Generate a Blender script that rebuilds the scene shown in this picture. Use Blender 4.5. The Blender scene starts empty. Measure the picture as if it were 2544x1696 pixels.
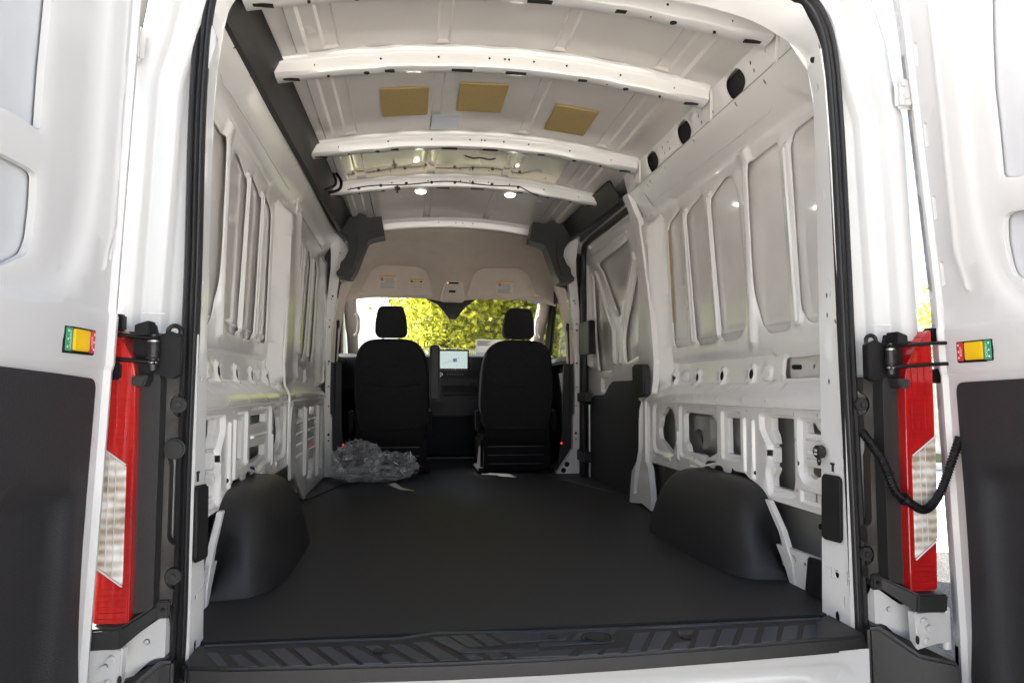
import bpy, bmesh, math, random
import numpy as np
from mathutils import Vector, Matrix, noise
from mathutils.geometry import delaunay_2d_cdt
R = math.radians
random.seed(4)
SC = bpy.context.scene
COL = SC.collection

# ------------------------------------------------------------------ camera
CAM = np.array([-.30528, -1.71473, .57988]); FPX = 1781.14
YAW, PITCH, ROLL = .140464, .066850, .002162
cy, sy, cp, sp = math.cos(YAW), math.sin(YAW), math.cos(PITCH), math.sin(PITCH)
FW = np.array([sy*cp, cy*cp, sp]); R0 = np.array([cy, -sy, 0.]); U0 = np.cross(R0, FW)
CR = math.cos(ROLL)*R0 + math.sin(ROLL)*U0
CU = math.cos(ROLL)*U0 - math.sin(ROLL)*R0
cd = bpy.data.cameras.new('camera'); cam = bpy.data.objects.new('camera', cd); COL.objects.link(cam)
m = Matrix.Identity(4)
for i in range(3):
    m[i][0] = CR[i]; m[i][1] = CU[i]; m[i][2] = -FW[i]; m[i][3] = CAM[i]
cam.matrix_world = m
cd.sensor_width = 36; cd.lens = FPX/2544*36; cd.clip_start = .02; cd.clip_end = 600
SC.camera = cam

# ------------------------------------------------------------------ light
SUN_AZ, SUN_EL = R(-60), R(40)          # azimuth from +Y, clockwise positive
w = bpy.data.worlds.new('World'); SC.world = w; w.use_nodes = True
nt = w.node_tree; nt.nodes.clear()
sky = nt.nodes.new('ShaderNodeTexSky'); sky.sky_type = 'NISHITA'; sky.sun_disc = False
sky.sun_elevation = SUN_EL; sky.sun_rotation = SUN_AZ; sky.dust_density = 4; sky.ozone_density = .5; sky.air_density = 1.0
bg = nt.nodes.new('ShaderNodeBackground'); bg.inputs[1].default_value = .085
wo = nt.nodes.new('ShaderNodeOutputWorld')
hs = nt.nodes.new('ShaderNodeHueSaturation'); hs.inputs['Saturation'].default_value = .65; nt.links.new(sky.outputs[0], hs.inputs['Color']); nt.links.new(hs.outputs[0], bg.inputs[0]); nt.links.new(bg.outputs[0], wo.inputs[0])
sd = bpy.data.lights.new('sun', 'SUN'); so = bpy.data.objects.new('sun', sd); COL.objects.link(so)
sd.energy = 5.0; sd.angle = R(.53); sd.color = (1, .95, .87)
sdir = Vector((math.sin(SUN_AZ)*math.cos(SUN_EL), math.cos(SUN_AZ)*math.cos(SUN_EL), math.sin(SUN_EL)))
so.rotation_euler = sdir.to_track_quat('Z', 'Y').to_euler(); so.location = (-4, 4, 8)
SC.view_settings.view_transform = 'Standard'; SC.view_settings.look = 'None'
SC.view_settings.exposure = 2.68; SC.view_settings.gamma = 1
SC.cycles.use_denoising = True
SC.cycles.max_bounces = 14; SC.cycles.diffuse_bounces = 8; SC.cycles.glossy_bounces = 5
SC.cycles.transparent_max_bounces = 24; SC.cycles.transmission_bounces = 8
SC.cycles.sample_clamp_indirect = 8; SC.cycles.caustics_reflective = False; SC.cycles.caustics_refractive = False

# ------------------------------------------------------------------ tracing: photo pixel -> point on a real surface
def ray(a, b): return FW + CR*(a-1272)/FPX + CU*(848-b)/FPX
def onx(a, b, x): d = ray(a, b); return CAM + d*(x-CAM[0])/d[0]
def ony(a, b, y): d = ray(a, b); return CAM + d*(y-CAM[1])/d[1]
def onz(a, b, z): d = ray(a, b); return CAM + d*(z-CAM[2])/d[2]
def Z(ox, oy, s, pts): return [(ox+u*s, oy+v*s) for u, v in pts]
def tx(pts, x): return [tuple(onx(a, b, x)[1:]) for a, b in pts]            # -> (y, z)
def ty(pts, y): return [tuple(ony(a, b, y)[[0, 2]]) for a, b in pts]        # -> (x, z)

# ------------------------------------------------------------------ materials
MATS = {}
def mat(name, col, rough=.5, metal=0, coat=0, bump=None, var=None, trans=0, emis=None, spec=None, ior=1.5, alpha=None):
    """bump=(scale,strength) fine relief; var=(scale,amount) soft colour variation"""
    m = bpy.data.materials.new(name); m.use_nodes = True; n = m.node_tree.nodes; l = m.node_tree.links
    b = n['Principled BSDF']; b.inputs['Base Color'].default_value = (*col, 1)
    b.inputs['Roughness'].default_value = rough; b.inputs['Metallic'].default_value = metal
    b.inputs['Coat Weight'].default_value = coat; b.inputs['Coat Roughness'].default_value = .06
    b.inputs['Transmission Weight'].default_value = trans; b.inputs['IOR'].default_value = ior
    if spec is not None: b.inputs['Specular IOR Level'].default_value = spec
    if emis: b.inputs['Emission Color'].default_value = (*emis[0], 1); b.inputs['Emission Strength'].default_value = emis[1]
    tc = n.new('ShaderNodeTexCoord')
    if var:
        t = n.new('ShaderNodeTexNoise'); t.inputs['Scale'].default_value = var[0]; t.inputs['Detail'].default_value = 6
        l.new(tc.outputs['Object'], t.inputs['Vector'])
        r = n.new('ShaderNodeValToRGB')
        r.color_ramp.elements[0].position = .3; r.color_ramp.elements[1].position = .7
        r.color_ramp.elements[0].color = (*[c*(1-var[1]) for c in col], 1)
        r.color_ramp.elements[1].color = (*[min(1, c*(1+var[1])) for c in col], 1)
        l.new(t.outputs['Fac'], r.inputs['Fac']); l.new(r.outputs['Color'], b.inputs['Base Color'])
        rr = n.new('ShaderNodeMapRange'); rr.inputs['To Min'].default_value = rough*.85; rr.inputs['To Max'].default_value = min(1, rough*1.2)
        l.new(t.outputs['Fac'], rr.inputs['Value']); l.new(rr.outputs[0], b.inputs['Roughness'])
    if bump:
        t = n.new('ShaderNodeTexNoise'); t.inputs['Scale'].default_value = bump[0]; t.inputs['Detail'].default_value = 3
        l.new(tc.outputs['Object'], t.inputs['Vector'])
        bm = n.new('ShaderNodeBump'); bm.inputs['Strength'].default_value = bump[1]; bm.inputs['Distance'].default_value = .002
        l.new(t.outputs['Fac'], bm.inputs['Height']); l.new(bm.outputs[0], b.inputs['Normal'])
    MATS[name] = m
    return m
WHITE = mat('white_body_paint', (.52, .52, .515), .22, coat=.35, var=(3, .01))  # body white darkened in colour so strong outside light stays unclipped
JAMB = mat('pillar_white_lit', (.82, .815, .80), .25, coat=.35, var=(3, .01))  # lighter copy of the body white; brighter pillar light put into the colour
INNER = mat('inner_white_paint', (.80, .785, .76), .22, coat=.5)
DOORW = mat('door_white_paint', (.57, .565, .56), .3, coat=.3, var=(3, .01))  # door white darkened in colour to keep lit panels from clipping
DOORG = mat('door_skin_inside', (.50, .51, .53), .35, coat=.1, var=(20, .02))
SKIN = mat('thin_grey_primer', (.74, .715, .68), .18, coat=1, var=(7, .04), bump=(420, .06))
ROOF = mat('roof_inside_primer', (.66, .62, .58), .25, coat=.3, var=(5, .04), bump=(300, .08))
CAVITY = mat('cavity_grey', (.26, .26, .245), .35, var=(9, .12))
FOIL = mat('bare_glossy_roof', (.88, .80, .62), .10, metal=.9, bump=(6, .25), var=(3, .1))
BLACK = mat('black_grained_plastic', (.014, .0135, .014), .5, bump=(420, .35), var=(6, .15))
TRIMB = mat('black_door_trim', (.016, .016, .018), .55, spec=.5, bump=(380, .9), var=(300, .35))
GLOSSB = mat('dark_gloss_plastic', (.005, .005, .0055), .42, spec=.3, var=(8, .1))
FLOORB = mat('black_textured_liner', (.0136, .0137, .0156), .55, spec=.5, bump=(380, 1.0), var=(230, .55))
PADM = mat('smooth_tread_pad', (.026, .031, .044), .30, bump=(300, .25))
ARCH = mat('wheel_arch_plastic', (.013, .013, .014), .44, bump=(420, .7), var=(300, .3))
PLATE = mat('brownish_grained_cover', (.026, .022, .019), .5, bump=(420, .5), var=(5, .12))
RUBBER = mat('seal_rubber', (.011, .011, .012), .38, bump=(260, .15), var=(4, .2))
RAILM = mat('rail_trim_plastic', (.009, .008, .0075), .45, bump=(350, .3), var=(4, .2))
FABRIC = mat('seat_fabric', (.017, .017, .019), .9, spec=.3, bump=(900, .8), var=(30, .25))
SEATB = mat('seat_base_plastic', (.004, .004, .0045), .6, spec=.15)
HEADL = mat('headliner_felt', (.60, .51, .435), .95, bump=(900, .35), var=(12, .05))
BEIGE = mat('beige_plastic', (.60, .52, .45), .6, bump=(500, .2), var=(8, .05))
PAD = mat('tan_sound_pad', (.42, .30, .115), .85, bump=(900, .5), var=(160, .12))
STEEL = mat('bright_steel', (.55, .55, .54), .28, metal=1, var=(40, .2))
DARKST = mat('dark_plated_steel', (.05, .05, .052), .35, metal=.6, var=(30, .2))
YELLOW = mat('yellow_switch', (.80, .50, .012), .35, var=(30, .04))
GREEN = mat('green_label', (.025, .30, .15), .4, var=(60, .05))
REDL = mat('red_label', (.62, .03, .045), .4, var=(60, .05))
WINK = mat('white_print', (.75, .75, .75), .5)
HOLE = mat('shadowed_hole', (.01, .01, .01), .8)  # near-black colour stands in for the shade inside holes and slots
SEAM = mat('seam_sealer', (.42, .28, .13), .7, var=(40, .2))
PAPER = mat('label_paper', (.62, .58, .52), .7, var=(60, .04))
ORANGE = mat('orange_band', (.78, .42, .03), .6)
INK = mat('printed_ink', (.12, .11, .11), .7)
MESHCOL = mat('door_card_dark', (.009, .010, .0135), .5, spec=.4, bump=(400, .3))
REDGLOW = mat('red_marker_light', (.5, .01, .01), .3, emis=((1, .02, .03), .5))
LAMP = mat('lit_lamp_lens', (.9, .9, .85), .3, emis=((1, .97, .88), 5))
SCREEN = mat('lit_screen', (.05, .06, .058), .2, emis=((.72, .88, .84), .11))
SCRB = mat('screen_tile_blue', (.05, .12, .3), .2, emis=((.10, .22, .5), .08))
SCRG = mat('screen_marks', (.4, .45, .45), .3, emis=((.42, .55, .55), .09))

def mix_mat(name, a, b, fac):
    m = bpy.data.materials.new(name); m.use_nodes = True; n = m.node_tree.nodes; l = m.node_tree.links; n.clear()
    o = n.new('ShaderNodeOutputMaterial'); mx = n.new('ShaderNodeMixShader')
    A = a(n, l); B = b(n, l); l.new(A, mx.inputs[1]); l.new(B, mx.inputs[2])
    f = fac(n, l)
    if isinstance(f, float): mx.inputs[0].default_value = f
    else: l.new(f, mx.inputs[0])
    l.new(mx.outputs[0], o.inputs[0]); return m
def N_transp(c=(1, 1, 1)):
    def f(n, l): s = n.new('ShaderNodeBsdfTransparent'); s.inputs[0].default_value = (*c, 1); return s.outputs[0]
    return f
def N_gloss(r, c=(1, 1, 1)):
    def f(n, l): s = n.new('ShaderNodeBsdfGlossy'); s.inputs['Roughness'].default_value = r; s.inputs['Color'].default_value = (*c, 1); return s.outputs[0]
    return f
def F_fres(ior, add=0.0):
    def f(n, l):
        s = n.new('ShaderNodeFresnel'); s.inputs[0].default_value = ior
        if not add: return s.outputs[0]
        m = n.new('ShaderNodeMath'); m.operation = 'ADD'; m.inputs[1].default_value = add; m.use_clamp = True
        l.new(s.outputs[0], m.inputs[0]); return m.outputs[0]
    return f
def F_facing(lo, hi):
    def f(n, l):
        g = n.new('ShaderNodeLayerWeight'); g.inputs[0].default_value = .5
        p = n.new('ShaderNodeMath'); p.operation = 'POWER'; p.inputs[1].default_value = 4; l.new(g.outputs['Facing'], p.inputs[0])
        r = n.new('ShaderNodeMapRange'); r.inputs['To Min'].default_value = lo; r.inputs['To Max'].default_value = hi; l.new(p.outputs[0], r.inputs[0]); return r.outputs[0]
    return f
GLASS = mix_mat('window_glass', N_transp((.90, .94, .92)), N_gloss(.01), F_facing(.03, .6))

def red_lens():
    m = bpy.data.materials.new('red_lens'); m.use_nodes = True; n = m.node_tree.nodes; l = m.node_tree.links
    b = n['Principled BSDF']; tc = n.new('ShaderNodeTexCoord'); mp = n.new('ShaderNodeMapping'); mp.inputs['Scale'].default_value = (1, 1, .6)
    l.new(tc.outputs['Object'], mp.inputs[0])
    mp.inputs['Scale'].default_value = (1, 1, .35)
    v = n.new('ShaderNodeTexVoronoi'); v.distance = 'CHEBYCHEV'; v.inputs['Randomness'].default_value = .25; v.inputs['Scale'].default_value = 170; l.new(mp.outputs[0], v.inputs['Vector'])
    t = n.new('ShaderNodeTexNoise'); t.inputs['Scale'].default_value = 9; t.inputs['Detail'].default_value = 3; t.inputs['Roughness'].default_value = .5; l.new(mp.outputs[0], t.inputs['Vector'])
    a = n.new('ShaderNodeMath'); a.operation = 'MULTIPLY_ADD'; a.inputs[1].default_value = .35; l.new(v.outputs['Distance'], a.inputs[0]); l.new(t.outputs['Fac'], a.inputs[2])
    r = n.new('ShaderNodeValToRGB'); r.color_ramp.elements[0].position = .40; r.color_ramp.elements[1].position = .82
    r.color_ramp.elements[0].color = (.22, .001, .002, 1); r.color_ramp.elements[1].color = (.52, .022, .012, 1)
    e = r.color_ramp.elements.new(.62); e.color = (.38, .003, .004, 1)
    l.new(a.outputs[0], r.inputs[0]); l.new(r.outputs[0], b.inputs['Base Color'])
    b.inputs['Roughness'].default_value = .35; b.inputs['Coat Weight'].default_value = 1; b.inputs['Coat Roughness'].default_value = .02; b.inputs['Specular IOR Level'].default_value = .2
    bm = n.new('ShaderNodeBump'); bm.inputs['Strength'].default_value = .25; bm.inputs['Distance'].default_value = .002
    l.new(v.outputs['Distance'], bm.inputs['Height']); l.new(bm.outputs[0], b.inputs['Normal'])
    return m
REDLENS = red_lens()
def clear_lens():
    m = bpy.data.materials.new('clear_ribbed_lens'); m.use_nodes = True; n = m.node_tree.nodes; l = m.node_tree.links
    b = n['Principled BSDF']; tc = n.new('ShaderNodeTexCoord'); mp = n.new('ShaderNodeMapping'); mp.inputs['Scale'].default_value = (60, 60, 130)
    l.new(tc.outputs['Object'], mp.inputs[0])
    w_ = n.new('ShaderNodeTexWave'); w_.bands_direction = 'Z'; w_.inputs['Scale'].default_value = 15; w_.inputs['Distortion'].default_value = 1.2; w_.inputs['Detail'].default_value = 2; w_.inputs['Detail Scale'].default_value = 3; l.new(tc.outputs['Object'], w_.inputs['Vector'])
    t = n.new('ShaderNodeTexNoise'); t.inputs['Scale'].default_value = 18; t.inputs['Detail'].default_value = 6; l.new(tc.outputs['Object'], t.inputs['Vector'])
    a = n.new('ShaderNodeMath'); a.operation = 'MULTIPLY_ADD'; a.inputs[1].default_value = .20; l.new(w_.outputs['Fac'], a.inputs[0]); l.new(t.outputs['Fac'], a.inputs[2])
    r = n.new('ShaderNodeValToRGB'); r.color_ramp.elements[0].position = .42; r.color_ramp.elements[1].position = .80
    r.color_ramp.elements[0].color = (.34, .29, .22, 1); r.color_ramp.elements[1].color = (.85, .84, .82, 1)
    e = r.color_ramp.elements.new(.60); e.color = (.60, .54, .47, 1)
    l.new(a.outputs[0], r.inputs[0]); l.new(r.outputs[0], b.inputs['Base Color'])
    b.inputs['Metallic'].default_value = .15; b.inputs['Roughness'].default_value = .25; b.inputs['Coat Weight'].default_value = 1; b.inputs['Coat Roughness'].default_value = .02
    bm = n.new('ShaderNodeBump'); bm.inputs['Strength'].default_value = .5; bm.inputs['Distance'].default_value = .003
    l.new(w_.outputs['Fac'], bm.inputs['Height']); l.new(bm.outputs[0], b.inputs['Normal'])
    return m
CLEARLENS = clear_lens()

# ------------------------------------------------------------------ object bookkeeping
def thing(name, label, cat, loc=(0, 0, 0), group=None):
    o = bpy.data.objects.new(name, None); COL.objects.link(o); o.location = loc; o.empty_display_size = .2
    o['label'] = label; o['category'] = cat
    if group: o['group'] = group
    return o
def link(name, me, mt, parent=None, label=None, kind=None):
    o = bpy.data.objects.new(name, me); COL.objects.link(o)
    if mt and not me.materials: me.materials.append(mt)
    if parent is not None:
        o.parent = parent
        if parent.type == 'EMPTY': o.matrix_parent_inverse = Matrix.Translation(-Vector(parent.location))
    if label: o['label'] = label
    if kind: o['kind'] = kind
    return o
def mesh(name, v, f, mt, parent=None, sharp=35, **k):
    me = bpy.data.meshes.new(name); me.from_pydata([tuple(map(float, p)) for p in v], [], [tuple(map(int, q)) for q in f]); me.update()
    if sharp is not None:
        me.shade_smooth(); me.set_sharp_from_angle(angle=R(sharp))
    return link(name, me, mt, parent, **k)
def bm_obj(name, bm, mt, parent=None, sharp=35, **k):
    me = bpy.data.meshes.new(name); bm.to_mesh(me); bm.free()
    if sharp is not None:
        me.shade_smooth(); me.set_sharp_from_angle(angle=R(sharp))
    return link(name, me, mt, parent, **k)
class MB:                                               # gathers several shapes into one mesh
    def __init__(s): s.v = []; s.f = []
    def add(s, v, f):
        b = len(s.v); s.v += [tuple(map(float, p)) for p in v]; s.f += [tuple(int(i)+b for i in q) for q in f]
    def build(s, name, mt, parent=None, sharp=35, **k): return mesh(name, s.v, s.f, mt, parent, sharp, **k)

def rnd(poly, r, n=5):
    if not isinstance(r, (list, tuple)): poly = [q for i, q in enumerate(poly) if abs(q[0]-poly[i-1][0])+abs(q[1]-poly[i-1][1]) > 1e-6]
    out = []; N = len(poly)
    for i in range(N):
        p = np.array(poly[i], float); a = np.array(poly[i-1], float); b = np.array(poly[(i+1) % N], float)
        rr = r[i] if isinstance(r, (list, tuple)) else r
        if rr <= 0: out.append(tuple(p)); continue
        da = np.linalg.norm(a-p); db = np.linalg.norm(b-p)
        A = p+(a-p)/da*min(rr, da*.49); B = p+(b-p)/db*min(rr, db*.49)
        for k in range(n+1):
            t = k/n; out.append(tuple((1-t)**2*A+2*t*(1-t)*p+t*t*B))
    return out
def rect(y0, z0, y1, z1, r=0, n=4):
    p = [(y0, z0), (y1, z0), (y1, z1), (y0, z1)]
    return rnd(p, r, n) if r else p
def ell(c, a, b, n=14, rot=0):
    o = []
    for i in range(n):
        t = 2*math.pi*i/n; x, y = a*math.cos(t), b*math.sin(t)
        o.append((c[0]+x*math.cos(rot)-y*math.sin(rot), c[1]+x*math.sin(rot)+y*math.cos(rot)))
    return o
def ccw(p):
    p = list(p); a = sum(p[i-1][0]*p[i][1]-p[i][0]*p[i-1][1] for i in range(len(p)))
    return p if a > 0 else p[::-1]
def inside(P, poly):
    q = np.array(poly, float); x, y = P[:, 0], P[:, 1]; c = np.zeros(len(P), bool); j = len(q)-1
    for i in range(len(q)):
        xi, yi = q[i]; xj, yj = q[j]
        with np.errstate(divide='ignore', invalid='ignore'):
            c ^= ((yi > y) != (yj > y)) & (x < (xj-xi)*(y-yi)/(yj-yi+1e-15)+xi)
        j = i
    return c
def dist(P, poly):
    q = np.array(poly, float); d = np.full(len(P), 1e9)
    for i in range(len(q)):
        a = q[i-1]; b = q[i]; ab = b-a; L = ab@ab+1e-12
        t = np.clip(((P-a)@ab)/L, 0, 1); d = np.minimum(d, np.hypot(*(P-a-t[:, None]*ab).T))
    return d
def inset(poly, d):
    p = np.array(ccw(poly), float); N = len(p); o = []
    for i in range(N):
        a = p[i]-p[i-1]; b = p[(i+1) % N]-p[i]; a /= np.linalg.norm(a)+1e-9; b /= np.linalg.norm(b)+1e-9
        na = np.array([-a[1], a[0]]); nb = np.array([-b[1], b[0]]); m_ = na+nb; L = np.linalg.norm(m_)
        m_ = m_/L if L > 1e-6 else na; o.append(tuple(p[i]+m_*d/max(.55, m_@na)))
    return o
def dens(poly, r):
    o = []; N = len(poly)
    for i in range(N):
        a = np.array(poly[i], float); b = np.array(poly[(i+1) % N], float); k = max(1, int(np.ceil(np.linalg.norm(b-a)/r)))
        for j in range(k): o.append(tuple(a+(b-a)*j/k))
    return o
def height(P, feats):
    h = np.zeros(len(P))
    for poly, dep, wd in feats:
        s = np.where(inside(P, poly), dist(P, poly), 0); t = np.clip(s/wd, 0, 1); h += dep*t*t*(3-2*t)
    return h
def sheet(name, outer, holes, feats, mapf, mt, parent=None, res=.05, flange=.012, lip=.004, oflange=None, sharp=38, dx=0., res2=None, **k):
    """pressed sheet metal: outline + holes + stamped features, mapf(P, h) -> xyz; h grows away from the cabin"""
    holes = [ccw(h_) for h_ in holes]; outer = ccw(outer); feats = [(ccw(p), d, w_) for p, d, w_ in feats]
    if lip:
        lf = [(ccw(inset(h_, -.012)), lip, .010) for h_ in holes if np.ptp(np.array(h_), axis=0).max() > .035]
    else: lf = []
    allf = feats+lf; V = []; E = []
    def loop(p, r=res):
        p = dens(p, r); b = len(V); V.extend(p); E.extend((b+i, b+(i+1) % len(p)) for i in range(len(p)))
    loop(outer)
    for h_ in holes: loop(h_)
    for p, d, w_ in feats:
        loop(p)
        if w_ > .004: loop(inset(p, w_*.5)); loop(inset(p, w_))
    for p, d, w_ in lf: loop(p)
    o = np.array(outer); mn = o.min(0); mx = o.max(0)
    gx = np.arange(mn[0]+res*.5, mx[0], res); gy = np.arange(mn[1]+(res2 or res)*.5, mx[1], res2 or res)
    G = np.array([(x, y) for x in gx for y in gy]); G = G[inside(G, outer)]
    if len(G):
        A = np.array(V); keep = np.ones(len(G), bool)
        for c in range(0, len(G), 400):
            d2 = ((G[c:c+400, None]-A[None])**2).sum(2).min(1); keep[c:c+400] = d2 > (min(res, res2 or res)*.4)**2
        V.extend(map(tuple, G[keep]))
    rv, re_, rf_, *_ = delaunay_2d_cdt([Vector(p) for p in V], E, [], 0, 1e-5)
    P = np.array([tuple(p) for p in rv]); F = np.array([tuple(q) for q in rf_])
    cc = P[F].mean(1); ok = inside(cc, outer)
    for h_ in holes: ok &= ~inside(cc, h_)
    F = F[ok]; H = height(P, allf)+dx; XYZ = mapf(P, H)
    v = list(map(tuple, XYZ)); f = [tuple(q) for q in F]
    if flange:
        cnt = {}
        for q in f:
            for a, b in ((q[0], q[1]), (q[1], q[2]), (q[2], q[0])): cnt[(a, b)] = 1
        bd = [(a, b) for a, b in cnt if (b, a) not in cnt]
        ids = sorted({i for e in bd for i in e}); idx = {i: len(v)+n_ for n_, i in enumerate(ids)}
        fs = np.full(len(ids), flange)
        for h_ in holes:
            if np.ptp(np.array(h_), axis=0).max() < .055: fs[dist(P[ids], h_) < 1e-3] = min(flange, .0025)
        fl = mapf(P[ids], H[ids]+fs)
        v += list(map(tuple, fl)); f += [(b, a, idx[a], idx[b]) for a, b in bd]
    used = sorted({i for q in f for i in q}); rm = {i: n_ for n_, i in enumerate(used)}
    return mesh(name, [v[i] for i in used], [tuple(rm[i] for i in q) for q in f], mt, parent, sharp, **k)
def prism(name, poly, mapf, h0, h1, mt, parent=None, bev=.003, seg=2, sharp=35, **k):
    """solid from an outline: mapf(P(N,2), h) -> xyz"""
    poly = ccw(poly); P = np.array(poly, float); bm = bmesh.new()
    a = [bm.verts.new(tuple(map(float, p))) for p in mapf(P, np.full(len(P), h0))]
    b = [bm.verts.new(tuple(map(float, p))) for p in mapf(P, np.full(len(P), h1))]
    bm.faces.new(a[::-1]); bm.faces.new(b); N = len(a)
    for i in range(N): bm.faces.new((a[i], a[(i+1) % N], b[(i+1) % N], b[i]))
    bmesh.ops.recalc_face_normals(bm, faces=bm.faces)
    if bev:
        es = [e for e in bm.edges if len(e.link_faces) == 2 and e.calc_face_angle(0) > .6]
        bmesh.ops.bevel(bm, geom=es, offset=bev, segments=seg, affect='EDGES', clamp_overlap=True)
    return bm_obj(name, bm, mt, parent, sharp, **k)
def M_xz(P, h): P = np.atleast_2d(P); return np.stack([P[:, 0], h*np.ones(len(P)), P[:, 1]], 1)    # outline in x,z; h = y
def M_xy(P, h): P = np.atleast_2d(P); return np.stack([P[:, 0], P[:, 1], h*np.ones(len(P))], 1)
def M_yz(P, h): P = np.atleast_2d(P); return np.stack([h*np.ones(len(P)), P[:, 0], P[:, 1]], 1)
def bx(c, s, bev=.004, rot=None, seg=2):
    bm = bmesh.new(); bmesh.ops.create_cube(bm, size=1); bmesh.ops.scale(bm, vec=s, verts=bm.verts)
    if bev: bmesh.ops.bevel(bm, geom=list(bm.edges), offset=min(bev, min(s)*.45), segments=seg, affect='EDGES')
    if rot is not None: bmesh.ops.rotate(bm, matrix=Matrix.Rotation(rot[1], 3, rot[0]), verts=bm.verts)
    bmesh.ops.translate(bm, vec=c, verts=bm.verts); return bm
def box(name, c, s, mt, parent=None, bev=.004, rot=None, seg=2, **k): return bm_obj(name, bx(c, s, bev, rot, seg), mt, parent, **k)
def mbox(mb, c, s, bev=.002, rot=None, seg=1):
    bm = bx(c, s, bev, rot, seg); bm.verts.index_update(); mb.add([v.co[:] for v in bm.verts], [[v.index for v in f.verts] for f in bm.faces]); bm.free()
def tube_vf(pts, r, n=10, closed=False, prof=None):
    P = [Vector(p) for p in pts]; N = len(P); T = []
    for i in range(N):
        a = P[i-1] if (i or closed) else P[0]; b = P[(i+1) % N] if (i < N-1 or closed) else P[-1]; T.append((b-a).normalized())
    u = T[0].orthogonal().normalized(); v = []; f = []
    for i in range(N):
        u = (u-T[i]*u.dot(T[i])).normalized(); w_ = T[i].cross(u); rr = r(i) if callable(r) else r
        for k in range(n):
            t = 2*math.pi*k/n; v.append(P[i]+(u*math.cos(t)+w_*math.sin(t))*rr)
    M = N if closed else N-1
    for i in range(M):
        for k in range(n):
            a = i*n+k; b = i*n+(k+1) % n; c = ((i+1) % N)*n+(k+1) % n; d = ((i+1) % N)*n+k; f.append((a, b, c, d))
    if not closed: f.append(tuple(range(n))[::-1]); f.append(tuple((N-1)*n+k for k in range(n)))
    return v, f
def tube(name, pts, r, mt, parent=None, n=10, closed=False, sharp=50, **k): v, f = tube_vf(pts, r, n, closed); return mesh(name, v, f, mt, parent, sharp, **k)
def spline(pts, n=12):
    P = [np.array(p, float) for p in pts]; o = []
    for i in range(len(P)-1):
        p0 = P[max(i-1, 0)]; p1 = P[i]; p2 = P[i+1]; p3 = P[min(i+2, len(P)-1)]
        for k in range(n):
            t = k/n; o.append(tuple(.5*((2*p1)+(-p0+p2)*t+(2*p0-5*p1+4*p2-p3)*t*t+(-p0+3*p1-3*p2+p3)*t**3)))
    o.append(tuple(P[-1])); return o
def cyl(name, c, d, r, L, mt, parent=None, n=16, bev=.0015, r2=None, **k):
    bm = bmesh.new(); bmesh.ops.create_cone(bm, cap_ends=True, segments=n, radius1=r, radius2=r if r2 is None else r2, depth=L)
    if bev: bmesh.ops.bevel(bm, geom=[e for e in bm.edges if e.calc_face_angle(0) > .8], offset=bev, segments=2, affect='EDGES')
    q = Vector(d).to_track_quat('Z', 'Y').to_matrix(); bmesh.ops.rotate(bm, matrix=q, verts=bm.verts); bmesh.ops.translate(bm, vec=c, verts=bm.verts)
    return bm_obj(name, bm, mt, parent, **k)
def text(name, s, size, loc, rx, mt, parent, depth=.0004):
    """rx: 3x3 columns right, up, normal"""
    cu = bpy.data.curves.new(name, 'FONT'); cu.body = s; cu.size = size; cu.extrude = depth; cu.align_x = 'CENTER'; cu.align_y = 'CENTER'
    cu.resolution_u = 3; cu.materials.append(mt); o = bpy.data.objects.new(name, cu); COL.objects.link(o)
    mm = Matrix.Identity(4)
    for i in range(3):
        for j in range(3): mm[i][j] = rx[j][i]
        mm[i][3] = loc[i]
    o.parent = parent
    if parent.type == 'EMPTY': o.matrix_parent_inverse = Matrix.Translation(-Vector(parent.location))
    me = bpy.data.meshes.new_from_object(o); p_ = o.parent; bpy.data.objects.remove(o); o = link(name, me, mt, p_); o['kind'] = 'stuff'
    o.matrix_basis = mm; return o

# ------------------------------------------------------------------ the ground
GZ = -.72
def ground_mat():
    m = mat('asphalt', (.075, .075, .078), .8); n = m.node_tree.nodes; l = m.node_tree.links; b = n['Principled BSDF']
    tc = n.new('ShaderNodeTexCoord'); v = n.new('ShaderNodeTexVoronoi'); v.inputs['Scale'].default_value = 90; l.new(tc.outputs['Object'], v.inputs[0])
    t = n.new('ShaderNodeTexNoise'); t.inputs['Scale'].default_value = 1.3; t.inputs['Detail'].default_value = 8; l.new(tc.outputs['Object'], t.inputs[0])
    mx = n.new('ShaderNodeMath'); mx.operation = 'MULTIPLY'; l.new(v.outputs['Color'], mx.inputs[0]); l.new(t.outputs['Fac'], mx.inputs[1])
    r = n.new('ShaderNodeValToRGB'); r.color_ramp.elements[0].position = .12; r.color_ramp.elements[1].position = .55
    r.color_ramp.elements[0].color = (.03, .031, .033, 1); r.color_ramp.elements[1].color = (.13, .13, .13, 1)
    l.new(mx.outputs[0], r.inputs[0]); l.new(r.outputs[0], b.inputs['Base Color'])
    bm = n.new('ShaderNodeBump'); bm.inputs['Strength'].default_value = .8; bm.inputs['Distance'].default_value = .01
    l.new(v.outputs['Distance'], bm.inputs['Height']); l.new(bm.outputs[0], b.inputs['Normal']); return m
ASPH = ground_mat()
mesh('asphalt_ground', [(-250, -250, GZ), (250, -250, GZ), (250, 250, GZ), (-250, 250, GZ)], [(0, 1, 2, 3)], ASPH, kind='structure')
CONC = mat('pale_concrete', (.68, .66, .63), .85, bump=(60, .5), var=(2, .12))
kv = MB(); mbox(kv, (0, 9.0, GZ+.06), (60, .18, .12), .02)
kv.build('concrete_kerb', CONC, kind='structure')
mesh('concrete_apron', [(3.6, 3.6, GZ+.004), (40, 3.6, GZ+.004), (40, 8.9, GZ+.004), (3.6, 8.9, GZ+.004)], [(0, 1, 2, 3)], CONC, kind='structure')
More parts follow.
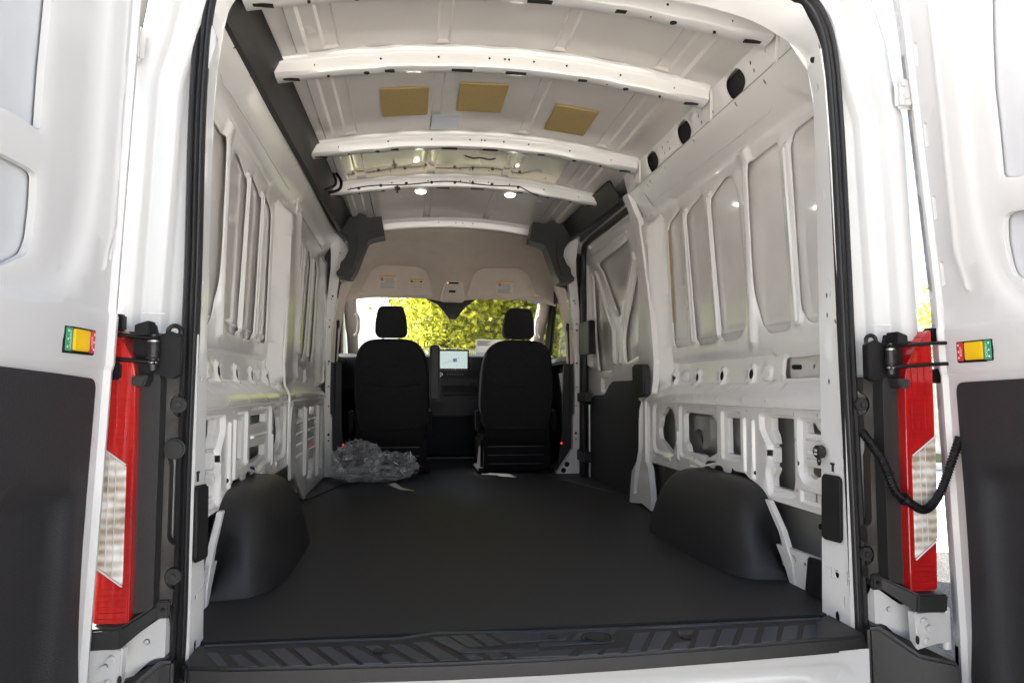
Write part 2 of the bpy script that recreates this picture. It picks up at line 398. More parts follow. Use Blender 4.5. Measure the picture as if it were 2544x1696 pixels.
mesh('concrete_apron', [(-40, -60, GZ+.004), (40, -60, GZ+.004), (40, -2.3, GZ+.004), (-40, -2.3, GZ+.004)], [(0, 1, 2, 3)], CONC, kind='structure')  # unseen pale ground behind the camera, added to bounce warm light inside
SOIL = mat('leafy_verge', (.10, .10, .045), .95, bump=(30, 1), var=(4, .4))
mesh('grass_verge', [(-60, 9.1, GZ+.11), (60, 9.1, GZ+.11), (60, 45, GZ+.3), (-60, 45, GZ+.3)], [(0, 1, 2, 3)], SOIL, kind='structure')

# ------------------------------------------------------------------ the van
VL = (0, 1.5, GZ)
van = thing('cargo_van', 'empty white cargo van seen through its open rear doors', 'van', VL)
KZ = [-.4, .545, .556, .600, .70, .72, 1.42, 1.47, 1.56, 1.60, 1.69, 1.80]
KX = [.857, .857, .862, .925, .935, .93, .93, .915, .84, .81, .79, .768]
def XP(z): return np.interp(z, KZ, KX)
def XPs(z):
    return sum(XP(z+o) for o in (-.012, -.006, 0, .006, .012))/5
def wallmap(s):
    def f(P, h): return np.stack([s*(XPs(P[:, 1])+h-frontin(s, P)), P[:, 0], P[:, 1]], 1)
    return f
def frontin(s, P):
    if s > 0: return 0
    t = np.clip((P[:, 0]-1.85)/.12, 0, 1); u = np.clip((P[:, 1]-.58)/.06, 0, 1)*np.clip((1.56-P[:, 1])/.08, 0, 1); return .03*t*t*(3-2*t)*u
def skinx(z): return np.interp(z, [-.5, .55, .70, .765, 1.43, 1.5, 1.6, 1.75, 1.85], [.99, .985, .978, .946, .945, .938, .885, .80, .74])
def skinmap(s):
    def f(P, h): return np.stack([s*(skinx(P[:, 1])+h-frontin(s, P)), P[:, 0], P[:, 1]], 1)
    return f
RIGHT, LEFT = 1, -1
# stamped windows (y,z), shared by both sides
W1 = rnd([(1.616, 1.385), (1.438, 1.425), (1.368, .776), (1.545, .776), (1.560, .86)], [.05, .02, .02, .05, .05])
W2 = rnd([(1.372, 1.390), (1.185, 1.425), (1.072, .771), (1.265, .771)], [.05, .02, .02, .04])
W3 = rnd([(1.105, 1.390), (.940, 1.438), (.862, 1.385), (.792, .957), (.812, .772), (1.020, .772)], [.05, .08, .10, .1, .09, .05])
W4 = rnd([(.752, 1.400), (.731, 1.426), (.539, 1.43), (.48, .775), (.66, .775), (.720, .87)], [.04, .06, .02, .05, .07, .1])
W5 = rnd([(.467, 1.430), (.115, 1.44), (.16, .785), (.415, .79)], [.05, .02, .02, .07])
HOLES5 = [W1, W2, W3, W4, W5]
def rib(y0t, y1t, y0b, y1b, zt=1.41, zb=.785, r=.018): return rnd([(y0t, zt), (y1t, zt), (y1b, zb), (y0b, zb)], r)
slotH = [ell((1.521, .632), .017, .016), ell((1.269, .634), .018, .017), ell((1.018, .636), .019, .018), ell((.768, .638), .019, .018)]
def upper_feats():
    F = []
    F.append((rnd([(1.98, 1.52), (1.655, 1.455), (1.635, 1.38), (1.575, .82), (1.545, .70), (1.56, .60), (1.62, .565), (1.98, .565), (1.98, 1.52)], .04), -.068, .075))
    for a in ((1.405, 1.358, 1.320, 1.262), (1.141, 1.088, 1.049, 1.006), (.512, .462, .454, .407)):
        F.append((rib(a[0]+.002, a[1]-.002, a[2]+.002, a[3]-.002), -.007, .009))
        m0 = (a[0]*.60+a[1]*.40); m1 = a[0]*.40+a[1]*.60; b0 = a[2]*.60+a[3]*.40; b1 = a[2]*.40+a[3]*.60
        F.append((rib(m0+.004, m1-.004, b0+.004, b1-.004, 1.395, .80, .005), .006, .006))
    F.append((rnd([(.805, 1.485), (.715, 1.485), (.705, .735), (.765, .735)], .03), -.016, .024))
    F.append((rnd([(1.47, 1.485), (.36, 1.545), (.27, 1.47), (.30, 1.452), (.715, 1.462), (1.46, 1.448)], .03), .012, .03))
    F.append((rnd([(1.54, .712), (1.50, .60), (.60, .60), (.60, .712)], .02), .010, .012))
    for c in ((1.521, .632), (1.269, .634), (1.018, .636), (.768, .638)): F.append((rnd([(c[0]+.034, c[1]-.04), (c[0]+.034, c[1]+.04), (c[0]-.03, c[1]+.04), (c[0]-.03, c[1]-.04)], .03), -.012, .012))
    F.append((ell((.655, .640), .046, .034), -.010, .012)); F.append((ell((1.415, .642), .04, .03), -.010, .012))
    F.append((rnd([(.545, .70), (.50, .70), (.50, .58), (.10, .575), (.1, .61), (.545, .61)], .02), -.006, .012))
    for y in (1.67, .94, .30): F.append((ell((y, 1.66), .03, .02), -.006, .01))
    F.append((rnd([(1.70, 1.70), (.20, 1.70), (.20, 1.71), (1.7, 1.71)], .004), .01, .004))
    return F
rec = rnd([(.524, .688), (.10, .688), (.10, .618), (.524, .618)], [.02, 0, 0, .02])
ovals = [rnd([(c+.078, 1.662), (c+.05, 1.690), (c-.04, 1.690), (c-.078, 1.635), (c-.05, 1.603), (c+.05, 1.603)], .032) for c in (.588, 1.063, 1.452)]
smallr = [(1.80, 1.64), (1.74, 1.665), (1.73, 1.62), (1.30, 1.66), (1.29, 1.63), (1.23, 1.66), (1.225, 1.63), (.90, 1.65), (.885, 1.62), (.86, 1.665), (.80, 1.655), (.78, 1.62), (.46, 1.66), (.45, 1.63), (.36, 1.655), (.28, 1.655), (1.55, 1.58), (1.0, 1.585), (.62, 1.585), (.42, 1.58), (1.60, 1.575), (1.34, 1.582)]
def small(c, a=.006, b=.008): return ell(c, a, b, 8)
def side_upper(s, y1):
    outer = [(.075, .527), (y1, .527), (y1, 1.745), (.075, 1.745)]
    holes = HOLES5 + slotH
    F = upper_feats()
    if s == RIGHT:
        holes = holes + ovals + [rec] + [ell((1.70, 1.53), .011, .035, 12)]
        for y in (1.73, 1.52, 1.33, 1.14, .92, .70, .53): holes.append(small((y, .541), .004, .006))
        holes.append([(.80, 1.39), (.808, 1.39), (.80, 1.335), (.792, 1.335)])
    else:
        outer = [(.075, .527), (3.19, .527), (3.19, 1.56), (3.19, 1.60), (.075, 1.60)]
        WD = rnd([(2.345, 1.350), (2.29, 1.39), (2.12, 1.39), (2.02, .765), (2.16, .745), (2.21, .83)], .03)
        WE = rnd([(2.694, 1.352), (2.63, 1.39), (2.49, 1.39), (2.32, .745), (2.42, .745), (2.50, .82)], .03)
        WF = rnd([(2.994, 1.352), (2.93, 1.39), (2.81, 1.39), (2.63, .745), (2.76, .745), (2.83, .82)], .03)
        holes = holes + [WD, WE, WF]
        F.append((rnd([(3.35, 1.50), (3.05, 1.44), (3.02, 1.36), (2.93, .80), (2.92, .70), (2.94, .60), (2.98, .572), (3.35, .572)], .03), -.034, .05))
        F.append((rnd([(3.05, 1.475), (1.95, 1.475), (1.95, 1.515), (3.0, 1.52)], .02), .014, .02))
        for a in ((2.47, 2.37, 2.29, 2.19), (2.79, 2.72, 2.60, 2.54)):
            F.append((rib(a[0], a[1], a[2], a[3], 1.375, .76), -.008, .010))
        F.append((rnd([(2.55, .700), (2.10, .700), (2.10, .61), (2.55, .61)], .02), .012, .015))
        for y in (2.9, 2.7, 2.5, 2.3, 2.1, 1.5, 1.2, .9, .6): holes.append(small((y, .541), .004, .006))
    for c in smallr:
        if not (s == LEFT and (c[1] > 1.59)): holes.append(small(c))
    return sheet('side_panel', outer, holes, F, wallmap(s), INNER, van, res=.05, res2=.018, flange=.006, label='%s upper inner side panel with pressed openings' % ('right' if s > 0 else 'left'))
side_upper(RIGHT, 1.86); side_upper(LEFT, 3.19)

# lower side panels with irregular cut-outs
archedge = [(1.735, .231), (1.157, .231), (1.070, .240), (1.040, .275), (.990, .283), (.945, .277), (.925, .292), (.880, .296), (.858, .290), (.842, .258), (.826, .252), (.808, .262), (.795, .296), (.780, .300), (.760, .290), (.680, .290), (.597, .259), (.520, .226), (.10, .226)]
speak = rnd([(1.458, .505), (1.400, .480), (1.371, .402), (1.395, .318), (1.440, .298), (1.500, .318), (1.545, .335), (1.585, .350), (1.600, .395), (1.570, .43), (1.562, .46), (1.53, .47), (1.50, .495)], .022)
cut2 = rnd([(1.269, .474), (1.240, .486), (.975, .482), (.955, .465), (.937, .455), (.937, .337), (1.040, .303), (1.087, .318), (1.224, .316), (1.235, .345), (1.268, .36)], .014)
cut3 = rect(.737, .345, .838, .478, .008)
cut4 = rnd([(.512, .490), (.377, .491), (.370, .442), (.363, .420), (.366, .332), (.376, .30), (.387, .266), (.513, .266), (.514, .295), (.490, .325), (.508, .335), (.508, .342), (.492, .345), (.492, .393), (.508, .396), (.508, .402), (.488, .405), (.495, .43), (.512, .45)], .007)
s5u = rnd([(.302, .482), (.256, .484), (.236, .462), (.12, .462), (.12, .448), (.295, .452)], .008)
s5l = rnd([(.304, .352), (.12, .358), (.12, .330), (.236, .33), (.262, .318), (.304, .330)], .008)
def lower(s):
    outer = archedge + [(.10, .522), (1.735, .522)]
    H = [speak, cut3, cut4] + ([cut2, s5u, s5l] if s == RIGHT else [])
    if s == LEFT:
        H.append(rnd([(1.226, .486), (.95, .483), (.95, .452), (1.226, .452)], .008)); H.append(rnd([(1.226, .366), (.95, .372), (.95, .31), (1.226, .325)], .008))
    for y in (1.70, 1.52, 1.33, 1.13, .93, .66, .35, .22): H.append(small((y, .508), .0045, .006))
    for c in ((.62, .385), (.60, .30), (1.66, .30), (1.66, .45), (1.32, .42), (1.31, .35), (.34, .43), (.33, .36), (1.15, .295), (.88, .33), (1.62, .262), (.21, .42), (.21, .47)): H.append(small(c, .005, .008))
    H += [rect(.335, .272, .35, .283), rect(.505, .365, .522, .385), rect(.24, .225+.03, .252, .28), rect(1.26, .50, 1.268, .515), rect(1.08, .50, 1.088, .515)]
    F = [(rnd([(1.30, .515), (.90, .515), (.90, .42), (.905, .30), (1.06, .27), (1.16, .29), (1.30, .29)], .04), .010, .012),
         (rnd([(1.645, .52), (1.34, .52), (1.34, .28), (1.645, .28)], .06), .012, .014),
         (rect(.705, .32, .87, .505, .02), .010, .010), (rnd([(.57, .505), (.345, .505), (.345, .25), (.52, .235), (.535, .32), (.515, .35), (.515, .39), (.57, .45)], .02), .014, .012),
         (rect(.665, .29, .69, .485, .011), -.008, .006), (rect(.60, .27, .628, .48, .012), -.008, .006),
         (rnd([(.33, .50), (.11, .50), (.11, .30), (.30, .30), (.33, .33)], .02), .012, .012), (rect(.12, .375, .30, .40, .01), -.006, .007), (rect(.12, .43, .30, .445, .006), -.006, .006),
         (rect(.13, .245, .32, .285, .01), .008, .008), (rect(1.685, .27, 1.705, .50, .008), -.006, .006), (rect(1.10, .245, 1.18, .27, .01), -.006, .007), (rect(1.40, .255, 1.50, .28, .01), -.006, .007),
         (rnd([(1.30, .40), (1.325, .40), (1.325, .29), (1.30, .27)], .008), -.006, .006)]
    if s == LEFT: F.append((rect(.96, .40, 1.22, .415, .005), -.012, .005)); F.append((rect(.96, .43, 1.22, .437, .003), .008, .003))
    sheet('lower_side_panel', outer, H, F, wallmap(s), INNER, van, res=.03, flange=.02, label='%s lower inner panel with large cut-outs' % ('right' if s > 0 else 'left'))
lower(RIGHT); lower(LEFT)
# ledge seam between upper and lower pressings
for s in (RIGHT, LEFT):
    mb = MB(); mbox(mb, (s*.853, (.10+(1.735 if s > 0 else 3.1))/2, .5245), (.006, (1.735 if s > 0 else 3.1)-.10, .006), .002); mb.build('belt_seam', INNER, van)

# left front lower panel (no sliding door on that side)
outer = rnd([(1.83, .522), (3.12, .522), (3.12, .01), (2.22, .01), (2.08, .13), (1.83, .19)], .01)
H = [rnd([(2.14, .482), (1.90, .482), (1.90, .43), (2.14, .43)], .015), rnd([(2.617, .482), (2.345, .482), (2.345, .436), (2.57, .436), (2.617, .46)], .02),
     rnd([(3.03, .486), (2.835, .486), (2.83, .08), (3.03, .08)], .02), rnd([(2.60, .17), (2.57, .192), (2.345, .192), (2.345, .08), (2.52, .075), (2.60, .11)], .02)]
F = [(rect(2.70, .06, 2.76, .49, .02), -.016, .014), (rect(2.18, .12, 2.26, .49, .02), -.016, .014)]
for z in (.405, .35, .295, .24): F.append((rect(1.92, z, 2.14, z+.014, .005), -.008, .005)); F.append((rect(2.35, z, 2.62, z+.014, .005), -.008, .005))
sheet('lower_side_panel', outer, H, F, wallmap(LEFT), INNER, van, res=.04, flange=.02, label='left lower inner panel beside the front seats')

# outer skins
for s in (RIGHT, LEFT):
    mesh('roof_edge_strip', [(s*.96, -.03, 1.68), (s*.96, 4.1, 1.68), (s*.87, 4.1, 1.60), (s*.87, -.03, 1.60)], [(0, 1, 2, 3)], WHITE, van)
sheet('rail_cavity_shade', [(.48, 1.60), (1.60, 1.60), (1.60, 1.69), (.48, 1.69)], [], [], lambda P, h: wallmap(RIGHT)(P, h+.022), HOLE, van, res=.1, res2=.02, flange=0, lip=0)  # dark sheet painted as the shade behind the rail ovals
for s in (RIGHT, LEFT):
    y1 = 1.95 if s > 0 else 3.22
    sheet('outer_side_skin', [(-.02, -.35), (y1, -.35), (y1, 1.80), (-.02, 1.80)], [], [(rect(.35, .80, 1.75, .82, .008), -.004, .008)], skinmap(s), SKIN, van, res=.08, res2=.02, flange=0, lip=0)
    prism('slot_shade_backing', rect(.60, .603, 1.57, .678, .01), M_yz, s*.945, s*.949, HOLE, van, bev=0)  # dark strip standing in for shade behind the slots
# cavity backing seen through the low cut-outs
for s in (RIGHT, LEFT):
    y1 = 1.75 if s > 0 else 3.12
    F = [(rnd([(1.30, .50), (1.08, .50), (1.06, .36), (1.13, .30), (1.25, .31), (1.30, .40)], .05), -.04, .03), (rect(.75, .2, .79, .5, .01), -.03, .012), (rnd([(1.00, .50), (.9, .5), (.9, .2), (1.0, .2)], .03), -.03, .02)]
    sheet('inner_reinforcement', [(.12, .02), (y1, .02), (y1, .54), (.12, .54)], [ell((1.22, .37), .05, .045)], F, lambda P, h, s=s: np.stack([s*(.955+h), P[:, 0], P[:, 1]], 1), CAVITY, van, res=.05, flange=0, lip=0)
    # arch flange and low corner box behind the wheel cover
    pr = [(.50, .228), (.415, .14), (.36, .05), (.345, .0), (.325, .0), (.335, .06), (.39, .15), (.47, .228)]
    prism('arch_flange', pr, M_yz, s*.835, s*.852, INNER, van, bev=.002)
    pr = rnd([(.438, .10), (.12, .108), (.12, .0), (.36, .0), (.385, .04)], .008)
    sheet('corner_bracket', pr, [ell((.335, .075), .016, .012), rect(.325, .025, .345, .045), small((.27, .075), .008, .006), small((.22, .07), .008, .006)], [(rect(.19, .03, .26, .045, .005), -.006, .005)],
          lambda P, h, s=s: np.stack([s*(.838+h), P[:, 0], P[:, 1]], 1), INNER, van, res=.03, flange=.015)
    cyl('trim_clip', (s*.93, .30, .175), (s, 0, 0), .009, .05, GLOSSB, van)
    prism('corner_trim', rnd([(.235, .105), (.13, .11), (.13, 0), (.255, 0)], .01), M_yz, s*.825, s*.84, BLACK, van, bev=.003)
cyl('trim_clip', (.955, .475, .655), (1, 0, 0), .008, .05, GLOSSB, van)
sheet('latch_recess', [(.10, .61), (.54, .61), (.54, .70), (.10, .70)], [ell((.395, .655), .006, .007), ell((.36, .655), .006, .007)], [(rect(.12, .64, .30, .68, .015), .012, .01)], lambda P, h: np.stack([.958+h, P[:, 0], P[:, 1]], 1), SKIN, van, res=.03, flange=0)

# seam sealer stripe on the first window edge, right
mb = MB(); v, f = tube_vf([(.938, 1.612-(1.385-z)*.107, z) for z in np.linspace(1.36, .90, 24)], .0035, 6); mb.add(v, f); mb.build('seam_sealer', SEAM, van)

for s, y1 in ((RIGHT, 1.84), (LEFT, 3.05)):
    if s > 0: tube('roof_rail_seam', [(XPs(1.600)-.0005, y, 1.600) for y in np.linspace(.09, y1, 20)], .0014, CAVITY, van, n=5)
    tube('upper_crease', [(s*(XPs(1.512)-.001), y, 1.512+.02*(y < .5)) for y in np.linspace(.2, min(y1, 1.7), 20)], .002, INNER, van, n=5)
# the pillar at the back edge of the sliding door, right
cpo = [(1.919, 1.60), (1.905, 1.50), (1.845, 1.338), (1.748, 1.10), (1.700, .953), (1.665, .80), (1.658, .747), (1.68, .62), (1.790, .53), (1.812, .417), (1.808, .278), (1.835, .22), (1.914, .158), (1.946, -.005), (1.742, .022), (1.60, .005), (1.62, .10), (1.655, .20), (1.70, .235), (1.72, .53), (1.62, .56), (1.60, .72), (1.645, .95), (1.71, 1.15), (1.78, 1.35), (1.83, 1.50), (1.84, 1.60)]
H = [small((1.77, .49), .014, .02), small((1.74, .43), .006, .012), small((1.80, .10), .006, .007), small((1.70, .10), .005, .012), small((1.88, 1.42), .006, .009), small((1.78, 1.12), .006, .009), small((1.70, .86), .006, .009)]
F = [(rnd([(1.80, .53), (1.74, .53), (1.74, .30), (1.79, .16), (1.83, .05), (1.88, .05), (1.86, .16), (1.80, .28)], .02), .02, .015)]
sheet('door_post', rnd(cpo, .012), H, F, lambda P, h: np.stack([np.interp(P[:, 1], [0, .56, .62, 1.45, 1.6], [.832, .845, .852, .852, .80])+h, P[:, 0], P[:, 1]], 1), INNER, van, res=.03, flange=.03, oflange=.03)
prism('post_bump_cover', rnd([(1.783, .706), (1.604, .703), (1.600, .545), (1.787, .540)], .02), M_yz, .80, .835, BLACK, van, bev=.008, seg=3)
# matching seam strip on the left
tube('panel_seam', [(-(.868 if z > .56 else .85), y, z) for y, z in [(1.90, 1.52), (1.80, 1.33), (1.70, 1.10), (1.63, .85), (1.60, .69), (1.645, .60), (1.67, .55), (1.66, .43), (1.66, .24)]], .006, INNER, van)
prism('seam_bracket', rnd([(1.83, .50), (1.70, .50), (1.66, .40), (1.68, .23), (1.70, .16), (1.76, .20), (2.10, .02), (2.2, .01), (2.06, .16), (1.83, .25)], .012), M_yz, -.853, -.840, INNER, van, bev=.004)

# ------------------------------------------------------------------ roof
def ZR(x): return 1.79-.157*np.asarray(x)**2
def roofmap(P, h): return np.stack([P[:, 0], P[:, 1], ZR(P[:, 0])+h], 1)
def beads(y0, y1):
    F = []
    for a, b in ((.555, .612), (.183, .230)):
        for s in (1, -1): F.append((rect(min(s*a, s*b), y0, max(s*a, s*b), y1, 0), .008, .008))
    for s in (1, -1): F.append((rect(s*.49-.003, y0, s*.49+.003, y1, 0), .003, .0025)); F.append((rect(min(s*.655, s*.70), y0, max(s*.655, s*.70), y1, 0), -.012, .008))
    return F
bays = [(.15, .735), (.80, 1.565), (1.66, 2.24), (2.34, 3.32)]
for i, (a, b) in enumerate(bays):
    o = sheet('roof_panel', [(-.80, a-.06), (.80, a-.06), (.80, b+.06), (-.80, b+.06)], [], [(p, d, w_) for p, d, w_ in beads(a+.03, b-.02)], roofmap, ROOF, van, res=.06, flange=0, lip=0)
sheet('bare_roof_strip', [(-.66, 1.72), (.493, 1.72), (.495, 2.235), (-.66, 2.235)], [], beads(1.70, 2.26)[:5:1], lambda P, h: roofmap(P, h*.8-.004), FOIL, van, res=.05, flange=0, lip=0)
# tan pads glued to the roof
for (a, b, c, d) in ((-.437, 1.070, -.245, 1.360), (-.123, 1.028, .070, 1.316), (.287, 1.162, .473, 1.450)):
    prism('sound_pad', rect(a, b, c, d, .004), lambda P, h: roofmap(P, h), -.009, -.003, PAD, van, bev=.002)
prism('pale_roof_reflection', rect(-.225, 1.375, -.105, 1.545, .006), lambda P, h: roofmap(P, h), -.0045, -.0030, mat('pale_reflection', (.62, .66, .74), .3), van, bev=0)  # pale plate standing in for a reflection on the roof
# roof bows: hat-section cross members
def bow(y0, y1, drop=.068, xe=.775, wob=1.0, nm='roof_bow', zoff=0., holes=True):
    sec = [(y0-.022, .0), (y0-.010, .004), (y0-.006, .016), (y0-.001, .020), (y0, .024), (y0, drop-.008), (y0+.0035, drop-.0015), (y0+.009, drop), (y1-.003, drop), (y1+.002, drop-.004), (y1+.003, .02), (y1+.018, .004), (y1+.026, 0)]
    xs = np.concatenate([np.linspace(-xe, xe, 121)])
    v = []; f = []; n = len(sec)
    def dz(x):
        ax = abs(x); k = 0.
        k += .010*wob*np.clip((.34-abs(ax-.0))/.04, 0, 1)*0
        return k
    for x in xs:
        ax = abs(x); step = .008*wob*(1/(1+math.exp(-(ax-.50)/.012)))+.006*wob*(1/(1+math.exp(-(ax-.30)/.008)))*(1-1/(1+math.exp(-(ax-.42)/.008)))
        tw = np.clip((ax-.62)/.15, 0, 1)
        for j, (y, d) in enumerate(sec):
            dd = d*(1-.18*tw)+(step if 2 <= j <= 10 else step*.2)*(-.5)
            yy = y+(.012*tw if j >= 6 else -.006*tw)
            v.append((x, yy, float(ZR(x))-dd-.001-zoff+(.006*math.sin(x*31+y0*7)*(j < 2))*wob*.5))
    for i in range(len(xs)-1):
        for j in range(n-1): a = i*n+j; f.append((a, a+1, a+n+1, a+n))
    o = mesh(nm, v, f, INNER, van, 40)
    if holes:
        mb = MB(); zf = lambda x: float(ZR(x))-drop-.0025-zoff
        for x, wx in ((-.40, .04), (-.135, .055), (.06, .055), (.31, .03), (-.47, .0), (.47, 0)):
            if wx: mbox(mb, (x, (y0+y1)/2+.004, zf(x)+.001+.004*(abs(x) > .30)), (wx*1.35, .020, .004), .0)
            else: v2, f2 = tube_vf([(x, (y0+y1)/2+.004, zf(x)), (x, (y0+y1)/2+.004, zf(x)+.003)], .011, 10); mb.add(v2, f2)
        for x in (-.60, .60, .20, -.02, -.25, .40): v2, f2 = tube_vf([(x, (y0+y1)/2+.004, zf(x)+.004*(abs(x) < .5)), (x, (y0+y1)/2+.004, zf(x)+.009)], .005 if abs(x) < .65 else .012, 8); mb.add(v2, f2)
        for x in (-.66, -.645, -.42, -.22, -.04, -.06+.075, .03, .24, .44, .645, .66, .12): v2, f2 = tube_vf([(x, y0-.001, float(ZR(x))-drop*.55-zoff), (x, y0+.006, float(ZR(x))-drop*.55-zoff)], .0042, 8); mb.add(v2, f2)
        mb.build('bow_holes', HOLE, o, kind='stuff')
        for s in (1, -1):
            box('bow_slot', (s*.725, (y0+y1)/2+.01, float(ZR(.725))-drop*.82-.003-zoff), (.055, .016, .004), HOLE, o, 0)
    return o
B0 = bow(.262, .320); B1 = bow(.747, .806); B2 = bow(1.588, 1.647); B3 = bow(2.263, 2.322)
bow(3.29, 3.35, xe=.78, nm='front_header', holes=False, wob=.3)
mb = MB()
for x in (-.12, .0, .05, .12): v2, f2 = tube_vf([(x, 3.288, 1.752), (x, 3.295, 1.752)], .004, 8); mb.add(v2, f2)
mb.build('header_holes', HOLE, van)
# end gussets that tie the bows into the rail (right)
for y in (.775, 1.615, .29):
    prism('bow_gusset', rnd([(y-.035, 1.735), (y+.05, 1.735), (y+.055, 1.60), (y+.02, 1.59), (y-.03, 1.66)], .015), wallmap(RIGHT), -.012, -.002, INNER, van, bev=.004)
# outer roof shell closes the body above
sheet('roof_skin', [(-.95, -.03), (.95, -.03), (.95, 4.0), (-.95, 4.0)], [], [], lambda P, h: np.stack([P[:, 0], P[:, 1], 1.87-.16*P[:, 0]**2-.1*np.clip(abs(P[:, 0])-.8, 0, 1)**1*4+h], 1), WHITE, van, res=.15, flange=.0, lip=0)
# lamps and wiring on the third bow
def on_bow(x, y, d): return (x, y, float(ZR(x))-d)
for a, b in ((1045, 479), (1267, 488)):
    p = ony(a, b, 2.30); c = (p[0], 2.295, float(ZR(p[0]))-.082)
    l_ = cyl('cargo_light', c, (0, 0, -1), .040, .012, INNER, van, n=28, r2=.036)
    cyl('lamp_lens', (c[0], c[1], c[2]-.009), (0, 0, -1), .030, .010, LAMP, l_, n=28, r2=.024, bev=.002)
wp = [on_bow(x, 2.262, .048+.006*math.sin(x*14)) for x in np.linspace(-.66, .30, 40)]
wr = tube('wiring_loom', wp+[on_bow(.345, 2.262, .060), on_bow(.38, 2.262, .075), on_bow(.41, 2.265, .078)], .0035, GLOSSB, van, n=6)
for x in (-.60, -.48, -.34, -.20, -.07, .03, .14, .29): cyl('cable_clip', on_bow(x, 2.258, .048), (0, 1, 0), .009, .008, GLOSSB, wr, n=10)
box('cable_clip', on_bow(-.39, 2.258, .075), (.010, .01, .05), GLOSSB, wr, .003); box('cable_clip', on_bow(-.39, 2.257, .068), (.034, .008, .010), GLOSSB, wr, .003)
tube('wiring_conduit', spline([(-.70, 2.05, 1.70), (-.675, 2.03, 1.66), (-.672, 2.0, 1.615), (-.69, 1.98, 1.59), (-.73, 2.0, 1.585)], 8), .008, GLOSSB, van)
tube('wiring_conduit', spline([(-.715, 2.05, 1.70), (-.70, 2.03, 1.66), (-.70, 2.0, 1.625), (-.72, 1.99, 1.61), (-.75, 2.0, 1.60)], 8), .007, GLOSSB, van)
tube('loose_wire', spline([(-.06, 1.66, 1.70), (-.02, 1.665, 1.690), (.02, 1.668, 1.694), (.06, 1.668, 1.688), (.09, 1.665, 1.694)], 6), .004, GLOSSB, van, n=6)

# side rail covers along the roof edge
def rail(s, y0, y1, x0, x1):
    sec = [(-.038, .058), (-.024, .052), (-.010, .022), (.004, -.004), (.018, -.040), (.022, -.056), (.045, -.058)]
    v = []; f = []; ys = np.linspace(y0, y1, 30); n = len(sec)
    for y in ys:
        t = (y-y0)/(y1-y0); xc = x0+(x1-x0)*t
        for dx, dz in sec: v.append((s*(xc+dx), y, 1.633+.02*t+dz*(1-.15*t)))
    for i in range(len(ys)-1):
        for j in range(n-1): a = i*n+j; f.append((a, a+1, a+n+1, a+n))
    f.append(tuple(range(n))); f.append(tuple((len(ys)-1)*n+j for j in range(n)))
    return mesh('roof_rail_cover', v, f, RAILM, van, 50)
rail(LEFT, .10, 3.10, .795, .735); rail(RIGHT, 1.93, 3.10, .765, .735)
# fill between rail and roof on the right
sheet('cant_rail_return', [(.075, 0), (3.1, 0), (3.1, 1), (.075, 1)], [], [], lambda P, h: np.stack([.79-.06*P[:, 1], P[:, 0], 1.69+.075*P[:, 1]+h*0], 1), INNER, van, res=.2, flange=0, lip=0)
sheet('cant_rail_return', [(.075, 0), (3.1, 0), (3.1, 1), (.075, 1)], [], [], lambda P, h: -np.stack([.79-.06*P[:, 1], -P[:, 0], -(1.69+.075*P[:, 1])], 1), INNER, van, res=.2, flange=0, lip=0)

# ------------------------------------------------------------------ sliding door, right
tri = rnd([(2.883, 1.415), (2.17, 1.43), (2.39, 1.02), (2.47, 1.02)], [.05, .03, .05, .05])
tri1 = rnd([(3.06, 1.39), (3.00, 1.31), (2.60, .94), (2.585, .70), (2.93, .70), (3.0, .9)], [.02, .06, .12, .03, .04, .1])
tri2 = rnd([(2.08, 1.27), (2.02, 1.2), (1.96, .78), (2.33, .73), (2.36, .9)], [.04, .05, .03, .03, .1])
H = [tri, tri1, tri2]
F = [(rnd([(2.95, 1.52), (2.05, 1.50), (2.05, 1.525), (2.95, 1.545)], .01), .02, .012), (rnd([(2.93, 1.47), (2.15, 1.46), (2.15, 1.475), (2.93, 1.485)], .006), -.012, .007),
     (rnd([(2.97, 1.37), (2.93, 1.38), (2.50, .95), (2.49, .73), (2.54, .73), (2.55, .94)], .01), -.014, .010), (rnd([(2.12, 1.36), (2.40, .96), (2.42, .73), (2.38, .73), (2.35, .95), (2.09, 1.3)], .01), -.014, .010),
     (rnd([(3.16, 1.45), (3.09, 1.45), (3.06, .72), (3.13, .72)], .03), -.03, .03), (rnd([(2.86, .66), (2.64, .66), (2.70, .56), (2.86, .56)], .03), .02, .015)]
SLX = lambda z: np.interp(z, [-.2, .6, 1.35, 1.6], [.925, .93, .925, .86])
sheet('sliding_door_frame', rnd([(3.19, 1.60), (1.90, 1.60), (1.90, .62), (2.48, .63), (2.66, .545), (3.19, .49)], .02), H, F, lambda P, h: np.stack([SLX(P[:, 1])+h, P[:, 0], P[:, 1]], 1), INNER, van, res=.05, flange=.014, label='sliding side door inner frame with triangular openings')
sheet('sliding_door_skin', [(1.88, -.35), (3.32, -.35), (3.32, 1.62), (1.88, 1.62)], [], [], lambda P, h: np.stack([np.interp(P[:, 1], [-.3, .6, 1.4, 1.62], [.99, .962, .955, .88]), P[:, 0], P[:, 1]], 1), SKIN, van, res=.12, flange=0, lip=0)
prism('sliding_door_trim', rnd([(2.48, .630), (1.86, .632), (1.86, -.10), (3.17, -.10), (3.15, .485), (2.92, .543), (2.66, .548), (2.55, .61)], [.02, .01, 0, 0, .01, .02, .05, .05]), M_yz, .895, .93, TRIMB, van, bev=.006)
sl = spline([(.875, 1.93, 1.565), (.865, 2.4, 1.565), (.862, 2.90, 1.567), (.862, 3.03, 1.53), (.865, 3.06, 1.42), (.868, 3.065, 1.0), (.868, 3.08, .5), (.868, 3.06, -.05)], 10)
v, f = tube_vf(sl, .021, 10); mesh('door_aperture_seal', v, f, RUBBER, van)
